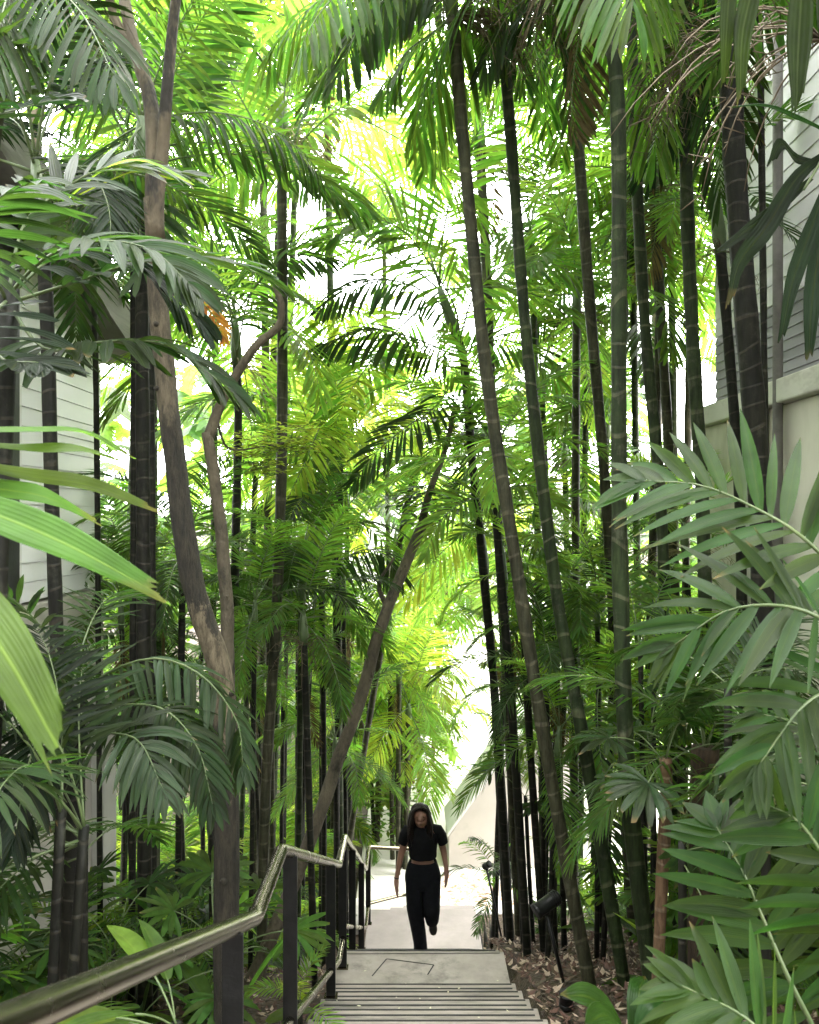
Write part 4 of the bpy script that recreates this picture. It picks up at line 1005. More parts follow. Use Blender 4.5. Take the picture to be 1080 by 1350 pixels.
hang(e, b, 'shade', [(1130, 20, 3.5), (1120, 130, 3.4), (1095, 190, 3.3), (1060, 250, 3.2)],
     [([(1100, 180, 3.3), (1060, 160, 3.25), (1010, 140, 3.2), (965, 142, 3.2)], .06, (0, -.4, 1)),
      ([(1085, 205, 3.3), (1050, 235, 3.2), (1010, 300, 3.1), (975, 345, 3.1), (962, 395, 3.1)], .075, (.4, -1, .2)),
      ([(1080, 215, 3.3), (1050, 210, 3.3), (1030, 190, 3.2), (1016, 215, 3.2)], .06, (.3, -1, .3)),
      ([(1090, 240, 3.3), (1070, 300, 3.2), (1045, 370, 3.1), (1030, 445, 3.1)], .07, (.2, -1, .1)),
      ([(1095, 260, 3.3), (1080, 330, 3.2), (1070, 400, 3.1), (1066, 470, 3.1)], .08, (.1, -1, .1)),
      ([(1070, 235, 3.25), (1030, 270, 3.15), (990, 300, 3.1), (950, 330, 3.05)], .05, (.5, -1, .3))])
crown(e, top - b, 'broad', 2, ('dark',), .8, 25, 75, sector=(40, 120))
strings(e, top - b + V((-.15, 0, -.1)), 14, 1.0, M_FLOWERB, 3.1)

# upper left hanging leaflets
b = at(-120, 900, 5); b.z = ground_z(b.x, b.y)
e = grow('palm_tree', b, 'palm leaning in at the upper left corner with hanging broad leaflets', 'palm')
top = at(20, -60, 5)
mb = MB(); mb.tube(spline([V((0, 0, -.1)), V((.1, 0, 2.4)), top - b], 18), .055, 10); mb.build('trunk', M_STEMG, e)
placed_frond(e, [(20, -60, 5), (60, -30, 4.6), (110, 20, 4.3), (150, 100, 4.1)], (.3, -.8, .6), 22, .48, .042, 'dark', blunt=1, droop=1.3, vee=-15)
placed_frond(e, [(20, -60, 5), (10, -10, 4.6), (0, 30, 4.4), (-20, 90, 4.2)], (.3, -.8, .6), 22, .45, .042, 'dark', blunt=1, droop=1.2, vee=-15)
placed_frond(e, [(-60, 200, 4), (-30, 160, 3.4), (20, 145, 3.2), (74, 130, 3.1)], (0, -.5, 1), 6, .28, .07, 'shade', blunt=1, droop=.5, pet=.2)
strings(e, top - b, 40, 1.0, M_FLOWERB, 0)
crown(e, top - b, 'droopy', 2, ('mid', 'dark'), .8, sector=(100, 250))
# golden dry leaf on the grey bough
c = at(262, 398, 6.7)
e = grow('dry_leaf', c, 'hanging dry orange palm leaf caught beside the grey bough', 'leaf')
mb = MB(); pts = [V((0, 0, 0)), V((.06, 0, -.04)), V((.14, 0, -.14)), V((.2, 0, -.28))]
frond_on(mb, spline(pts, 12), V((0, -1, .2)), 12, .2, .03, droop=1.2, rr=.006); mb.build('frond', [L['gold'], M_PET], e)

# unseen palms added around and above the camera to shade the foreground
for (x, y, zt, sc_) in [(-1.9, -.6, 3.6, 1.25), (1.9, .4, 3.9, 1.3), (-2.3, 1.9, 4.2, 1.2), (2.5, -1.8, 4.4, 1.35), (-1.6, -3.2, 4.0, 1.3), (1.5, -3.6, 3.4, 1.25), (-3.6, -2.6, 4.8, 1.4), (3.0, 2.2, 4.6, 1.15)]:
    g = V((x, y, ground_z(x, y) - .05)); e = grow('palm_tree', g, 'unseen palm added at the head of the stairs to shade the foreground', 'palm', 'added shade palms out of view')
    tp = V((R.uniform(-.2, .2), R.uniform(-.2, .2), zt - g.z)); mb = MB(); mb.tube(spline([V((0, 0, 0)), tp * .5 + V((.05, 0, 0)), tp], 18), .055, 10); mb.build('trunk', M_STEM, e)
    crown(e, tp, 'broad', 15, ('dark', 'mid'), sc_, 0, 75)

# ---------------------------------------------------------------- the mass of the grove
def clear(px, py, d, r_=0):
    """keep the line of the path and its bright end open"""
    x = (px - 540) / 1080 * d
    if d > 12 and .0 < x < 3.6: return False
    if d < 14 and 500 - r_ < px < 650 + r_ and py > 860: return False
    return True
def fill(n, pxr, pyr, dr, label, group, spec, mats, r=(.022, .04), nf=(8, 12), sc_=(.7, 1.1), stem=(M_STEMD,), cat='palm', flowers=.2, lo=-30, gaps=True):
    k = 0; tries = 0
    while k < n and tries < n * 40:
        tries += 1
        px, py, d = R.uniform(*pxr), R.uniform(*pyr), R.uniform(*dr)
        if not clear(px, py, d, 20): continue
        if gaps and any((px - gx) ** 2 + ((py - gy) * gk) ** 2 < gr * gr for gx, gy, gr, gk in GAPS): continue
        x = (px - 540) / 1080 * d
        if -.95 < x < 1.15 and d < 13.6: continue
        if x > 3.2 and d < 9.8: continue
        if x < -3.2 and d < 9.2: continue
        if 0.4 < x and d > 12.6 and d < 27 and x < 6: 
            if x < 2.2: continue
        lean = R.uniform(-25, 25)
        palm_from([(px, py, d), (px + lean * .3, py + 120, d), (px + lean, py + 420, d)], R.uniform(*r), R.choice(stem), label, cat, 'palm_tree', group, R.choice(spec), R.randint(*nf), mats, R.uniform(*sc_), lo=lo,
                  shaft=.3, flowers=[(24, .7, R.choice((M_FLOWER, M_FLOWERB)), None)] if R.random() < flowers else None)
        k += 1
GAPS = [(655, 240, 95, 1), (440, 170, 55, 1), (735, 240, 60, 1), (900, 480, 75, .5), (140, 320, 50, 1), (285, 430, 60, 1), (200, 590, 45, .6), (500, 370, 40, 1)]
fill(5, (300, 760), (-80, 330), (11, 17), 'tall palm of the far canopy over the grove', 'tall palms of the far canopy', ('broad', 'broad', 'feather'), ('bright', 'mid', 'bright'), (.04, .055), (9, 13), (1.1, 1.5), (M_STEMG, M_STEM))
fill(6, (60, 420), (-60, 480), (8.5, 14), 'palm of the left canopy between the house and the centre', 'palms of the left canopy', ('broad', 'feather'), ('mid', 'bright', 'mid'), (.04, .05), (9, 12), (1.0, 1.3), (M_STEMG, M_STEM))
fill(4, (690, 930), (-60, 420), (9, 14), 'palm of the right canopy behind the ringed stems', 'palms of the right canopy', ('broad', 'feather'), ('mid', 'bright'), (.04, .05), (9, 12), (1.0, 1.3), (M_STEMG, M_STEM))
fill(9, (230, 830), (420, 760), (10.5, 17), 'mid height palm in the depth of the grove', 'mid height palms in the depth of the grove', ('broad', 'feather', 'fine'), ('bright', 'mid', 'mid', 'lime'), (.03, .045), (9, 13), (1.0, 1.3), (M_STEM, M_STEMD))
fill(30, (130, 500), (760, 1010), (7.5, 13), 'slender dark stemmed palm in the thicket behind the handrail', 'slender palms in the thicket behind the handrail', ('feather', 'fine', 'small'), ('mid', 'dark', 'mid'), (.018, .034), (7, 10), (.6, .85), gaps=False, flowers=.1)
fill(16, (665, 920), (720, 1020), (6.8, 12), 'slender palm in the thicket right of the stairs', 'slender palms in the thicket right of the stairs', ('feather', 'fine', 'small'), ('mid', 'dark', 'bright'), (.02, .034), (7, 10), (.6, .85), gaps=False, flowers=.1)
for (px, py, d, bx) in [(700, 330, 11, 712), (775, 430, 11.8, 768), (832, 300, 10.5, 842), (715, 520, 12.0, 728), (800, 575, 11.2, 790), (880, 230, 10.4, 893), (745, 610, 12.4, 752)]:
    palm_from([(px, py, d), (px + (bx - px) * .4, py + 130, d), (bx, 900, d)], .045, M_STEM, 'palm of the right canopy behind the ringed stems', 'palm', 'palm_tree', 'palms of the right canopy', R.choice(('broad', 'feather')), 11, ('mid', 'dark', 'mid', 'bright'), R.uniform(1.05, 1.3), shaft=.3, flowers=[(30, .8, M_FLOWERB, None)] if px < 800 else None)
for (px, py, d, bx, lab) in [(588, 775, 21, 573, 'sunlit palm with a pale thin trunk standing in the bright gap above the walker'), (640, 800, 18.6, 668, 'sunlit palm arching over the right side of the bright gap'),
                        (548, 830, 19, 551, 'sunlit palm arching over the left side of the bright gap'), (610, 700, 23, 655, 'tall sunlit palm behind the bright gap, higher than its neighbours')]:
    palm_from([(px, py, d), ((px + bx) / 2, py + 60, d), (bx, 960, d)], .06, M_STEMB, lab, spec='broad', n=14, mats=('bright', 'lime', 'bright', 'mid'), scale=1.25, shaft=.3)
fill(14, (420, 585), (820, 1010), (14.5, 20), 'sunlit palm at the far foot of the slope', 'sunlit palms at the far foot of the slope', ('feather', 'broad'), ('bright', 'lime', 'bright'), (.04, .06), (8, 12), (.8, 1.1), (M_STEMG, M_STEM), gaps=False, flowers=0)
fill(5, (660, 800), (840, 1000), (13.5, 17), 'bright palm beyond the ringed stems near the parapet', 'bright palms beyond the ringed stems', ('feather', 'broad'), ('bright', 'mid'), (.04, .06), (8, 11), (.8, 1.0), (M_STEMG,), gaps=False, flowers=0)

def scatter(n, xr_, yr_, label, group, name, cat, spec, mats, sc_, nf, h=(0, .25)):
    k = 0; t = 0
    while k < n and t < n * 40:
        t += 1
        x, y = R.uniform(*xr_), R.uniform(*yr_)
        if -.98 < x < 1.18 and y < 13.4: continue
        if x < -3.1 and y < 9.2 or x > 3.2 and y < 9.8: continue
        if x > -1.2 and 13 < y < 28: continue
        z = ground_z(x, y) - .02
        e = grow(name, V((x, y, z)), label, cat, group)
        hh = R.uniform(*h)
        if hh > .15:
            mb = MB(); mb.tube([V((0, 0, -.05)), V((.01, 0, hh * .5)), V((0, .01, hh))], .016, 7); mb.build('stem', M_STEMD, e)
        crown(e, V((0, 0, hh)), spec, R.randint(*nf), mats, R.uniform(*sc_), 0)
        k += 1
scatter(22, (-3.1, -1.45), (4.2, 12), 'low feathery palm seedling on the slope behind the handrail', 'low palm seedlings behind the handrail', 'seedling_palm', 'palm', 'small', ('mid', 'dark', 'bright'), (.55, .95), (6, 9), (.05, .7))
scatter(14, (-2.9, -1.3), (4.6, 11), 'low fan leaved palm behind the handrail', 'low fan palms behind the handrail', 'fan_palm', 'fan palm', 'fan', ('mid', 'dark'), (.55, .8), (6, 9), (.2, .8))
scatter(14, (2.1, 3.2), (3.6, 11), 'low feathery palm seedling on the bank right of the stairs', 'low palm seedlings right of the stairs', 'seedling_palm', 'palm', 'small', ('mid', 'dark', 'bright'), (.55, .9), (6, 9), (.05, .7))
scatter(9, (2.0, 3.1), (4, 11), 'low fan leaved palm on the bank right of the stairs', 'low fan palms right of the stairs', 'fan_palm', 'fan palm', 'fan', ('mid', 'dark', 'bright'), (.55, .8), (6, 9), (.2, .8))
scatter(12, (-3.0, -1.15), (4, 11.5), 'tufted plant with upright broad blades behind the handrail', 'tufted bladed plants behind the handrail', 'bladed_plant', 'plant', 'blade', ('mid', 'dark', 'bright'), (.6, 1.0), (8, 12), (0, .1))
scatter(8, (1.9, 3.1), (4.4, 11), 'tufted plant with upright broad blades right of the stairs', 'tufted bladed plants right of the stairs', 'bladed_plant', 'plant', 'blade', ('mid', 'dark', 'bright'), (.5, .9), (8, 12), (0, .1))
scatter(16, (-5, -1.3), (12, 19), 'bright leafy palm bush at the far foot of the slope', 'bright palm bushes at the far foot of the slope', 'palm_bush', 'palm', 'feather', ('bright', 'mid', 'lime'), (.7, 1.1), (9, 13), (.1, 1.0))

# far wood: hanging sprays of leaflets that read as one mass
def far_wood():
    mb = MB(); rng = random.Random(5); k = 0
    while k < 2100:
        d = rng.uniform(17.5, 34); px = rng.uniform(-260, 1340); py = rng.uniform(-260, 1010)
        p = at(px, py, d)
        if p.z < -6.4: continue
        if 560 < px < 700 and py > 780: continue
        if -.5 < p.x < 6 and p.z > -3: 
            if rng.random() < .6: continue
        g = noise.noise(V((px * .007, py * .007, d * .05))) + .5 * noise.noise(V((px * .022, py * .022, 4)))
        lim = -.12 + (.62 if py < 480 else 0) + (.12 if py < 250 else 0)
        if any((px - gx) ** 2 + ((py - gy) * gk) ** 2 < (gr * .9) ** 2 for gx, gy, gr, gk in GAPS): continue
        if g < lim: continue
        k += 1
        yaw = rng.uniform(0, 6.28); t = V((math.cos(yaw), math.sin(yaw), rng.uniform(-.2, .6))).normalized(); ln = rng.uniform(.9, 1.7)
        c = rng.random(); sdv = V((-t.y, t.x, 0)).normalized(); q = V(p); dd = V(t)
        mi = 0 if rng.random() < .5 else 1
        for i in range(9):
            q = q + dd * ln / 9; dd = (dd + V((0, 0, -.12))).normalized()
            for s in (-1, 1):
                ld = (sdv * s + dd * .6 + V((0, 0, -.35))).normalized(); wl = .38 * ln * rng.uniform(.6, 1); ww = dd * .06 * ln
                tip = q + ld * wl
                a = mb.vert(q - ww, (-1, 0), c); b_ = mb.vert(q + ww, (1, 0), c); m_ = mb.vert(q + ld * wl * .6 + ww, (1, .6), c); n_ = mb.vert(tip, (0, .9), c); o_ = mb.vert(q + ld * wl * .6 - ww, (-1, .6), c)
                mb.face([a, b_, m_, n_, o_], mi)
    o = mb.build('far_wood', [L['bright'], L['mid']]); tag(o, kind='stuff', label='mass of sunlit foliage beyond the grove', cat='foliage')
far_wood()

# fallen leaves on the mulch and a few on the steps
def litter():
    mb = MB(); rng = random.Random(8)
    n = 0
    while n < 9000:
        if rng.random() < .62: x, y = rng.uniform(.9, 3.0), rng.uniform(4.2, 11.5)
        else: x, y = rng.uniform(-3.1, -.75), rng.uniform(3.6, 11.5)
        z = ground_z(x, y) + rng.uniform(.01, .05); n += 1
        a = rng.uniform(0, 6.28); l = rng.uniform(.015, .05); w = l * rng.uniform(.3, .6)
        t = V((math.cos(a), math.sin(a), rng.uniform(-.5, .5))); s = V((-t.y, t.x, rng.uniform(-.5, .5)))
        p = V((x, y, z)); i = [mb.vert(q, (0, .5), rng.random()) for q in (p - t * l, p + s * w - t * l * .1, p + t * l + UP * l * .4, p - s * w)]
        mb.face(i, rng.choice((0, 0, 1, 2, 3)))
    for _ in range(46):
        y = rng.uniform(4.6, 7.4); x = rng.uniform(-.55, .85)
        k = min(8, max(0, int((y - 3.82) / ((7.19 - 3.82) / 9)))); z = -2.665 - (k + 1) * (1.395 / 9) + .008 if y < 7.1 else -4.05
        l = rng.uniform(.006, .018); a = rng.uniform(0, 6.28); t = V((math.cos(a), math.sin(a), .1)); s = V((-t.y, t.x, .1)) * .5
        p = V((x, y, z)); mb.face([mb.vert(q, (0, .5), .5) for q in (p - t * l, p + s * l, p + t * l, p - s * l)], 4)
    cols = [surf_mat('litter_red', (.06, .028, .022), (.12, .058, .04), 30, .7, 0), surf_mat('litter_brown', (.06, .042, .028), (.13, .088, .058), 30, .8, 0), surf_mat('litter_dark', (.03, .018, .013), (.06, .035, .025), 30, .8, 0), surf_mat('litter_tan', (.30, .22, .16), (.42, .33, .26), 30, .8, 0), surf_mat('petal', (.6, .55, .35), (.7, .66, .5), 30, .8, 0)]
    o = mb.build('leaf_litter', cols, smooth=False); tag(o, kind='stuff', label='fallen brown and red leaves on the mulch', cat='leaf litter')
    # leaves fallen on the sunlit paving
    mb = MB()
    for _ in range(420):
        x = rng.gauss(1.05, .35); y = rng.gauss(13.9, .35); a = rng.uniform(0, 6.28); l = rng.uniform(.02, .06)
        if y < 13.25: continue
        t = V((math.cos(a), math.sin(a), .2)); s = V((-t.y, t.x, .2)) * .5; p = V((x, y, -6.39))
        mb.face([mb.vert(q, (0, .5), .5) for q in (p - t * l, p + s * l, p + t * l, p - s * l)], rng.randrange(2))
    o = mb.build('leaf_litter', [surf_mat('litter_peach', (.5, .26, .16), (.66, .40, .27), 30, .8, 0), surf_mat('litter_sand', (.6, .48, .32), (.7, .6, .44), 30, .8, 0)], smooth=False); tag(o, kind='stuff', label='pinkish fallen leaves on the bright paving', cat='leaf litter')
litter()
for (px, py, d, ln, a, lab) in [(715, 1318, 6.2, .26, .7, 'pale stick lying on the leaf litter beside the lowest visible steps'), (736, 1262, 6.9, .3, 1.9, 'thin twig on the mulch behind the spotlight post')]:
    x, y = (px - 540) / 1080 * d, d; p = V((x, y, ground_z(x, y) + .05))
    mb = MB(); q = V((math.cos(a), math.sin(a) * .5, .25)) * ln; mb.tube([-q * .5, V((.01, 0, .02)), q * .5], [.010, .011, .006], 6)
    tag(mb.build('stick', M_FLOWERB if 0 else M_BARKG, None, p), lab, 'stick')
for (x, y, s, lab) in [(-.95, 12.6, .34, 'pale rock with a dark underside left of the lowest landing'), (-1.9, 4.6, .2, 'pinkish stone half hidden under the near handrail'), (-1.3, 9.6, .22, 'mossy stone among the plants halfway down the rail')]:
    import bmesh
    bm = bmesh.new(); bmesh.ops.create_icosphere(bm, subdivisions=4, radius=s)
    for v in bm.verts:
        v.co *= 1 + .32 * noise.noise(v.co * 2.6 / s * .5 + V((x, y, 0))) + .08 * noise.noise(v.co * 9 / s * .5)
        v.co.z *= .6
    me = bpy.data.meshes.new('rock'); bm.to_mesh(me); bm.free(); me.materials.append(M_ROCK)
    tag(link('rock', me, None, V((x, y, ground_z(x, y) + s * .25))), lab, 'rock')

# ---------------------------------------------------------------- spotlights on stakes
def spotlight(px, py, d, fx, fy, r, ln, dirn, label, post_r=.012):
    h = at(px, py, d); f = at(fx, fy, d); f.z = ground_z(f.x, f.y) - .05
    e = empty('garden_spotlight', f); tag(e, label, 'spotlight'); o = -f
    u = V(dirn).normalized()
    mb = MB(); mb.tube([h - u * ln * .55, h - u * ln * .5, h - u * ln * .2, h + u * ln * .35, h + u * ln * .38, h + u * ln * .5], [r * .55, r * .85, r * .95, r * .95, r * 1.06, r * 1.06], 20)
    for k in range(3):
        q = h - u * ln * (.42 - .08 * k); mb.tube([q - u * .006, q + u * .006], [r * 1.02] * 2, 20)
    mb.build('lamp_head', M_POST, e, o)
    mb = MB(); mb.tube([h + u * ln * .505, h + u * ln * .51], [r * .9] * 2, 20); mb.build('lens', M_STRIP, e, o)
    mb = MB(); mb.tube([f + V((0, 0, 0)), h - UP * r * 1.3], post_r, 8); mb.build('stake', M_POST, e, o)
    mb = MB(); mb.tube([h - UP * r * 1.4, h - UP * r * .7], [post_r * 1.6] * 2, 8); mb.build('bracket', M_POST, e, o)
spotlight(642, 1141, 9.4, 664, 1235, .036, .10, (.5, -.6, .6), 'small black spotlight on a long slanting stake beside the lowest landing')
spotlight(660, 1149, 9.8, 668, 1240, .030, .10, (-.8, -.3, -.3), 'small black spotlight half hidden by the thin stems')
spotlight(721, 1192, 6.3, 745, 1345, .058, .22, (-.85, -.3, -.42), 'large black cylindrical spotlight on a post in front of the leaning stems', .016)
spotlight(747, 1318, 5.6, 749, 1390, .05, .10, (0, -.2, 1), 'short black bollard spotlight at the bottom edge by the leaf litter', .02)

# ---------------------------------------------------------------- the person on the steps
def person():
    yb = 8.9; zb = -4.06 - 4 * (1.87 / 11)
    base = V((.0, yb, zb + .002))
    e = empty('person', base)
    tag(e, 'person in black cropped T-shirt and wide black trousers climbing the stairs, looking down', 'person')
    cx = .145
    def skin_obj(name, verts, edges, mat, sub=2, root=0):
        me = bpy.data.meshes.new(name); me.from_pydata([v[0] for v in verts], edges, []); me.materials.append(mat)
        o = link(name, me, e)
        sk = o.modifiers.new('skin', 'SKIN'); sk.use_smooth_shade = True
        for i, v in enumerate(verts):
            r = v[1]; sv = me.skin_vertices[0].data[i]
            sv.radius = (r, r) if not isinstance(r, tuple) else r
            sv.use_root = (i == root)
        s = o.modifiers.new('sub', 'SUBSURF'); s.levels = sub; s.render_levels = sub
        return o
    vs = []; ed = []
    def v(x, y, z, r, par=None):
        vs.append(((cx + x, y, z), r)); i = len(vs) - 1
        if par is not None: ed.append((par, i))
        return i
    pel = v(0, 0, .90, (.135, .10)); wa = v(0, -.015, 1.05, (.108, .082), pel); ch = v(0, -.03, 1.22, (.128, .09), wa); up = v(-.005, -.03, 1.33, (.10, .07), ch)
    nk = v(-.012, -.05, 1.40, .046, up); h1 = v(-.02, -.085, 1.455, .066, nk); h2 = v(-.026, -.09, 1.52, .085, h1); h3 = v(-.03, -.075, 1.575, .07, h2)
    chin = v(-.022, -.155, 1.43, .030, h1); nose = v(-.026, -.188, 1.488, .013, h2)
    for sgn, hand in ((-1, (-.285, -.06, .66)), (1, (.255, -.02, .75))):
        sh = v(sgn * .165, -.02, 1.325, .052, up)
        ex = (-.235 if sgn < 0 else .225); el = v(ex, -.01 if sgn < 0 else .03, 1.07 if sgn < 0 else 1.09, .038, sh)
        wr = v(hand[0], hand[1], hand[2] + .165, .025, el)
        pm = v(hand[0] + sgn * .004, hand[1] - .01, hand[2] + .09, (.023, .040), wr)
        for k, (oy, lnth) in enumerate(((-.032, .072), (-.011, .083), (.010, .078), (.030, .062))):
            a = v(hand[0] + sgn * .004, hand[1] - .01 + oy, hand[2] + .050, .0115, pm)
            bq = v(hand[0] - sgn * .004, hand[1] - .012 + oy * 1.05, hand[2] + .05 - lnth * .55, .0105, a)
            v(hand[0] - sgn * .018, hand[1] - .014 + oy, hand[2] + .05 - lnth, .0085, bq)
        t1 = v(hand[0] - sgn * .012, hand[1] - .048, hand[2] + .085, .0105, pm); v(hand[0] - sgn * .018, hand[1] - .062, hand[2] + .045, .008, t1)
    # planted leg (left in the picture), lifted leg with the shank folded back
    hp = v(-.085, -.0, .84, .088, pel); kn = v(-.085, -.05, .46, .056, hp); an = v(-.02, -.01, .08, .036, kn); v(-.025, -.12, .03, .034, an)
    hp2 = v(.085, -.02, .84, .088, pel); kn2 = v(.085, -.08, .46, .050, hp2); an2 = v(.105, .22, .30, .028, kn2); v(.11, .25, .19, .026, an2)
    skin_obj('body', vs, ed, M_SKIN)
    def loft(name, rings, mat, n=24, cap=(False, True), wr=.0, seed=0):
        mb = MB(); rows = []
        for k, (c, rx, ry, tl) in enumerate(rings):
            row = []
            for j in range(n):
                th = 2 * math.pi * j / n
                w = 1 + wr * noise.noise(V((math.cos(th) * 2, math.sin(th) * 2, k * .55 + seed)))
                p = V((math.cos(th) * rx * w, math.sin(th) * ry * w, 0)); p.z += p.y * tl[0] + p.x * tl[1]
                row.append(mb.vert(V((cx, 0, 0)) + V(c) + p, (j / n, k * .1)))
            rows.append(row)
        for a, b_ in zip(rows, rows[1:]):
            for j in range(n): mb.face([a[j], a[(j + 1) % n], b_[(j + 1) % n], b_[j]])
        if cap[0]: mb.face(rows[0][::-1])
        if cap[1]: mb.face(rows[-1])
        o = mb.build(name, mat, e); s = o.modifiers.new('sub', 'SUBSURF'); s.levels = 1; s.render_levels = 2
        return o
    z2 = (0, 0)
    # shirt: body, then a sleeve each side
    sh = loft('shirt', [((0, -.02, 1.035), .142, .112, z2), ((0, -.02, 1.042), .150, .118, z2), ((0, -.02, 1.10), .152, .120, z2), ((0, -.03, 1.20), .168, .126, z2), ((0, -.03, 1.29), .172, .112, z2), ((-.004, -.03, 1.355), .145, .085, z2), ((-.008, -.035, 1.395), .085, .066, z2), ((-.01, -.042, 1.41), .066, .058, z2)], M_SHIRT, cap=(False, False), wr=.09)
    for sgn in (-1, 1):
        mb = MB(); P = [V((cx + sgn * .10, -.025, 1.335)), V((cx + sgn * .165, -.022, 1.325)), V((cx + sgn * .198, -.02, 1.27)), V((cx + sgn * .222, -.015, 1.185)), V((cx + sgn * .224, -.015, 1.18))]
        mb.tube(P, [.064, .066, .060, .054, .049], 16, cap=False); o = mb.build('sleeve', M_SHIRT, sh)
    # trousers: hips then two wide legs
    tr = loft('trousers', [((0, -.0, .985), .150, .112, (.02, 0)), ((0, 0, 1.0), .148, .11, (.02, 0)), ((0, 0, .985), .154, .116, (.02, 0)), ((0, .005, .90), .186, .138, z2), ((0, 0, .82), .200, .142, z2), ((0, -.01, .74), .192, .135, z2), ((0, -.015, .69), .16, .11, z2)], M_TROU, cap=(False, True), wr=.05)
    legs = MB()
    def leg(rings, seed):
        return [((a, b_, c), rx, ry, tl) for a, b_, c, rx, ry, tl in rings]
    loft('trouser_leg', leg([(-.088, 0, .84, .108, .120, z2), (-.09, -.03, .66, .104, .112, z2), (-.088, -.045, .50, .093, .10, z2), (-.066, -.03, .36, .086, .092, z2), (-.042, -.015, .20, .078, .092, z2), (-.026, -.015, .07, .072, .095, z2), (-.024, -.02, .035, .073, .098, z2)], 1), M_TROU, cap=(False, False), wr=.16, seed=3)
    loft('trouser_leg', leg([(.088, -.0, .84, .108, .120, z2), (.092, -.06, .66, .102, .110, z2), (.092, -.088, .54, .092, .096, (.05, 0)), (.092, -.078, .465, .089, .090, (.35, 0)), (.095, -.02, .405, .085, .076, (.9, 0)), (.100, .06, .35, .081, .060, (1.4, 0)), (.105, .14, .30, .079, .048, (1.7, 0)), (.106, .175, .28, .078, .046, (1.7, 0))], 2), M_TROU, cap=(False, False), wr=.14, seed=7)
    # shoes: one flat on the tread, one hanging with its sole to the back
    def shoe(heel, toe, upv, name='shoe'):
        f = (toe - heel); ln = f.length; f.normalize(); s = f.cross(upv).normalized(); u = s.cross(f)
        mb = MB(); rows = []
        for t, w, h in ((-.02, .018, .03), (.0, .032, .07), (.25, .036, .085), (.5, .042, .06), (.78, .046, .042), (.95, .032, .032), (1.02, .012, .018)):
            row = []
            for j in range(12):
                th = 2 * math.pi * j / 12
                row.append(mb.vert(heel + f * ln * t + s * math.cos(th) * w + u * (h * .5 + math.sin(th) * h * .5 + .014)))
            rows.append(row)
        for a, b_ in zip(rows, rows[1:]):
            for j in range(12): mb.face([a[j], a[(j + 1) % 12], b_[(j + 1) % 12], b_[j]])
        mb.face(rows[0][::-1]); mb.face(rows[-1]); o = mb.build(name, M_SHOE, e); o.modifiers.new('sub', 'SUBSURF').render_levels = 2
        mb = MB(); top_ = [heel + f * ln * t + s * w for t, w in ((-.03, .0), (0, .034), (.5, .043), (.8, .048), (1.0, .03), (1.04, 0), (1.0, -.03), (.8, -.048), (.5, -.043), (0, -.034))]
        mb.prism(top_, u * .02); bevel(mb.build('sole', M_SOLE, o, smooth=False), .005)
    shoe(V((cx - .022, .035, .0)), V((cx - .028, -.205, .0)), UP)
    shoe(V((cx + .105, .275, .315)), V((cx + .122, .225, .075)), V((0, -.96, .2)))
    # hair: cap over the skull, then long locks falling in front of the shoulders and behind
    mb = MB(); hc = V((cx - .029, -.072, 1.532)); rows = []
    for i in range(11):
        ph = math.pi * .5 - i * math.pi * .098; row = []
        for j in range(26):
            th = 2 * math.pi * j / 26
            front = math.sin(th) < -.55 and i > 5
            rr_ = .097 * math.cos(ph) * (1 + .05 * math.sin(j * 3 + i)); p = hc + V((math.cos(th) * rr_ * .93, math.sin(th) * rr_ * 1.06 + (.028 if front else 0), math.sin(ph) * .112))
            row.append(mb.vert(p))
        rows.append(row)
    for i, (a, b_) in enumerate(zip(rows, rows[1:])):
        for j in range(26):
            th = 2 * math.pi * (j + .5) / 26
            if i >= 3 and math.sin(th) < -.62 + (.12 if i > 4 else 0): continue
            mb.face([a[j], a[(j + 1) % 26], b_[(j + 1) % 26], b_[j]])
    rg = random.Random(3)
    for k in range(96):
        th = rg.uniform(-.15, math.pi + .15) if k < 60 else (rg.uniform(-.5, .25) if rg.random() < .4 else rg.uniform(math.pi - .25, math.pi + .7))
        a = hc + V((math.cos(th) * .09, math.sin(th) * .095, rg.uniform(-.02, .05)))
        dn = rg.uniform(.20, .31) if k < 60 else rg.uniform(.16, .30)
        sw = -.015 if math.cos(th) < 0 else .012
        P = [a, a + V((math.cos(th) * .022, math.sin(th) * .018, -dn * .35)), a + V((math.cos(th) * .028 + sw, math.sin(th) * .02 + (-.02 if k >= 60 else 0), -dn * .7)), a + V((math.cos(th) * .018 + sw * 1.5, math.sin(th) * .02 + (-.03 if k >= 60 else 0), -dn))]
        mb.tube(spline(P, 8), [.011, .013, .013, .013, .012, .011, .008, .003], 6)
    for k in range(70):                              # locks laid from the parting over the cap
        side = -1 if k % 2 else 1; yy = rg.uniform(-.075, .09)
        a = hc + V((rg.uniform(-.012, .012), yy, .108 - abs(yy) * .35)); o1 = side * rg.uniform(.066, .083)
        P = [a, hc + V((o1 * .75, yy * 1.02 - .004, .078 - abs(yy) * .2)), hc + V((o1 * 1.12, yy * .98, rg.uniform(.0, .03))), hc + V((o1 * rg.uniform(1.05, 1.25), yy * .9 + rg.uniform(-.02, .02), -rg.uniform(.08, .16))), hc + V((o1 * rg.uniform(.9, 1.4), yy * .8 + rg.uniform(-.03, .02), -rg.uniform(.2, .34)))]
        mb.tube(spline(P, 11), [.007, .009, .010, .010, .010, .010, .009, .008, .007, .005, .002], 5)
    mb.build('hair', M_HAIR, e)
    # eyes and mouth in the shaded, lowered face
    mb = MB()
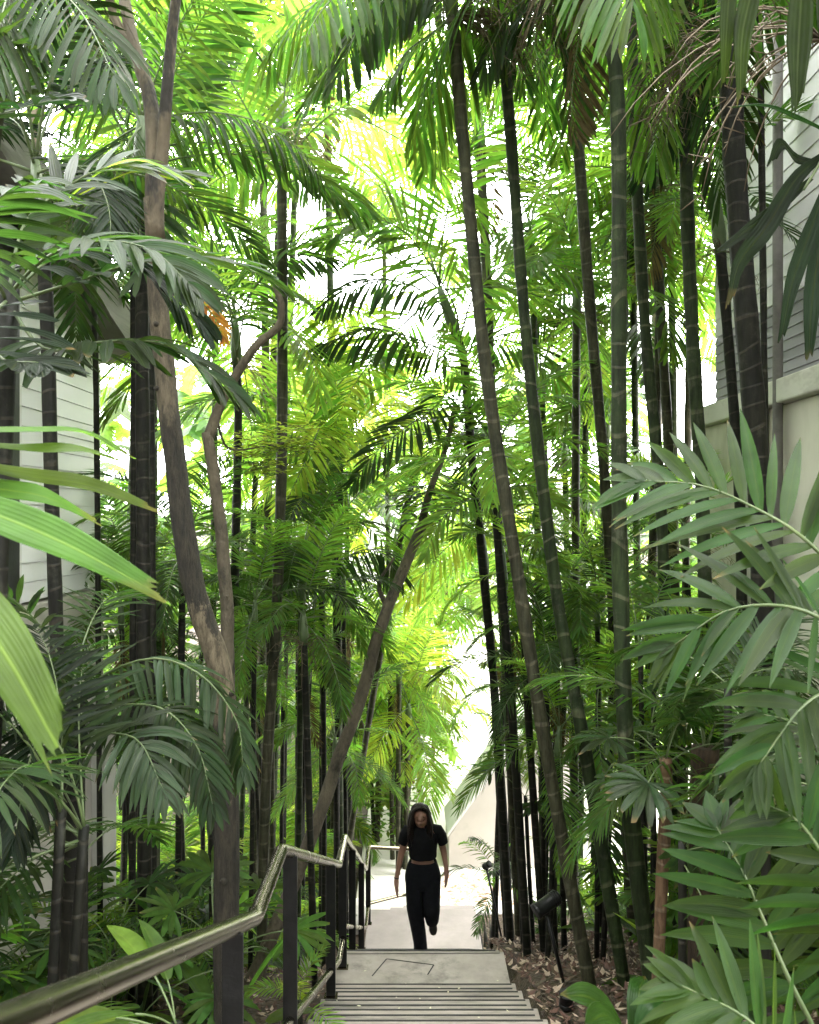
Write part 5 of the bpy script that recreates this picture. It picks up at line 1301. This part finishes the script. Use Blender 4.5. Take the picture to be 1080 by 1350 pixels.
    for sx in (-.03, .03):
        c = V((cx - .026 + sx, -.166, 1.497)); mb.tube([c + V((-.011, 0, 0)), c + V((0, -.004, -.003)), c + V((.011, 0, 0))], [.002, .0035, .002], 6)
        c = c + V((0, -.002, .022)); mb.tube([c + V((-.016, .003, -.003)), c, c + V((.016, .003, -.003))], [.002, .003, .002], 6)
    c = V((cx - .024, -.182, 1.447)); mb.tube([c + V((-.018, .005, 0)), c, c + V((.018, .005, 0))], [.002, .005, .002], 6)
    mb.build('face_features', M_HAIR, e)
    mb = MB(); c = V((cx - .284, -.06, .832)); mb.tube([c + V((math.cos(t * .5236) * .025, math.sin(t * .5236) * .025, .003 * math.sin(t))) for t in range(13)], .006, 6); mb.build('bracelet', M_POST, e)
person()


# ---------------------------------------------------------------- sky, sun, camera
SUN_EL, SUN_AZ = rad(46), rad(34)      # ahead of the camera and a little to the right
def make_world():
    w = bpy.data.worlds.new('World'); sc.world = w; w.use_nodes = True
    nt = w.node_tree; nt.nodes.clear()
    out = nt.nodes.new('ShaderNodeOutputWorld'); bg = nt.nodes.new('ShaderNodeBackground')
    sk = nt.nodes.new('ShaderNodeTexSky'); sk.sky_type = 'NISHITA'; sk.sun_disc = False
    sk.sun_elevation = SUN_EL; sk.sun_rotation = SUN_AZ; sk.dust_density = 4; sk.air_density = 1.4
    tc = nt.nodes.new('ShaderNodeTexCoord'); n = nt.nodes.new('ShaderNodeTexNoise')
    n.inputs['Scale'].default_value = 2.2; n.inputs['Detail'].default_value = 7
    nt.links.new(tc.outputs['Generated'], n.inputs['Vector'])
    r = ramp(nt, [(.25, (.8, .8, .8)), (.6, (1, 1, 1))]); nt.links.new(n.outputs['Fac'], r.inputs[0])
    # thin bright cloud: brightest around the sun, dull in the opposite half of the sky
    dt = N(nt, 'ShaderNodeVectorMath', operation='DOT_PRODUCT'); nt.links.new(tc.outputs['Generated'], dt.inputs[0])
    dt.inputs[1].default_value = (math.sin(SUN_AZ) * math.cos(SUN_EL), math.cos(SUN_AZ) * math.cos(SUN_EL), math.sin(SUN_EL))
    g = N(nt, 'ShaderNodeMapRange', interpolation_type='SMOOTHSTEP'); g.inputs['From Min'].default_value = -.75; g.inputs['From Max'].default_value = 1
    g.inputs['To Min'].default_value = 3; g.inputs['To Max'].default_value = 172; nt.links.new(dt.outputs['Value'], g.inputs['Value'])
    mx = nt.nodes.new('ShaderNodeMixRGB'); nt.links.new(g.outputs[0], mx.inputs[2])
    nt.links.new(r.outputs[0], mx.inputs[0]); nt.links.new(sk.outputs[0], mx.inputs[1])
    nt.links.new(mx.outputs[0], bg.inputs[0]); bg.inputs[1].default_value = .15
    nt.links.new(bg.outputs[0], out.inputs[0])
make_world()
sl = bpy.data.lights.new('sun', 'SUN'); sl.energy = 5; sl.angle = rad(4); sl.color = (1, .95, .86)
so = bpy.data.objects.new('sun', sl); col.objects.link(so)
sd = V((math.sin(SUN_AZ) * math.cos(SUN_EL), math.cos(SUN_AZ) * math.cos(SUN_EL), math.sin(SUN_EL)))
so.rotation_euler = sd.to_track_quat('Z', 'Y').to_euler()
cam = bpy.data.cameras.new('camera'); co = bpy.data.objects.new('camera', cam); col.objects.link(co)
cam.sensor_fit = 'HORIZONTAL'; cam.sensor_width = 36; cam.lens = 36; cam.shift_y = 5 / 1080
cam.clip_start = .05; cam.clip_end = 3000
cam.dof.use_dof = True; cam.dof.focus_distance = 7.5; cam.dof.aperture_fstop = 11
co.location = (0, 0, 0); co.rotation_euler = (rad(90), 0, 0)
sc.camera = co
sc.view_settings.view_transform = 'Standard'; sc.view_settings.look = 'None'; sc.view_settings.exposure = 0
sc.cycles.max_bounces = 7; sc.cycles.diffuse_bounces = 4; sc.cycles.transmission_bounces = 6; sc.cycles.glossy_bounces = 3
sc.cycles.sample_clamp_indirect = 6
sc.cycles.use_denoising = True
sc.cycles.use_adaptive_sampling = True; sc.cycles.adaptive_threshold = .03
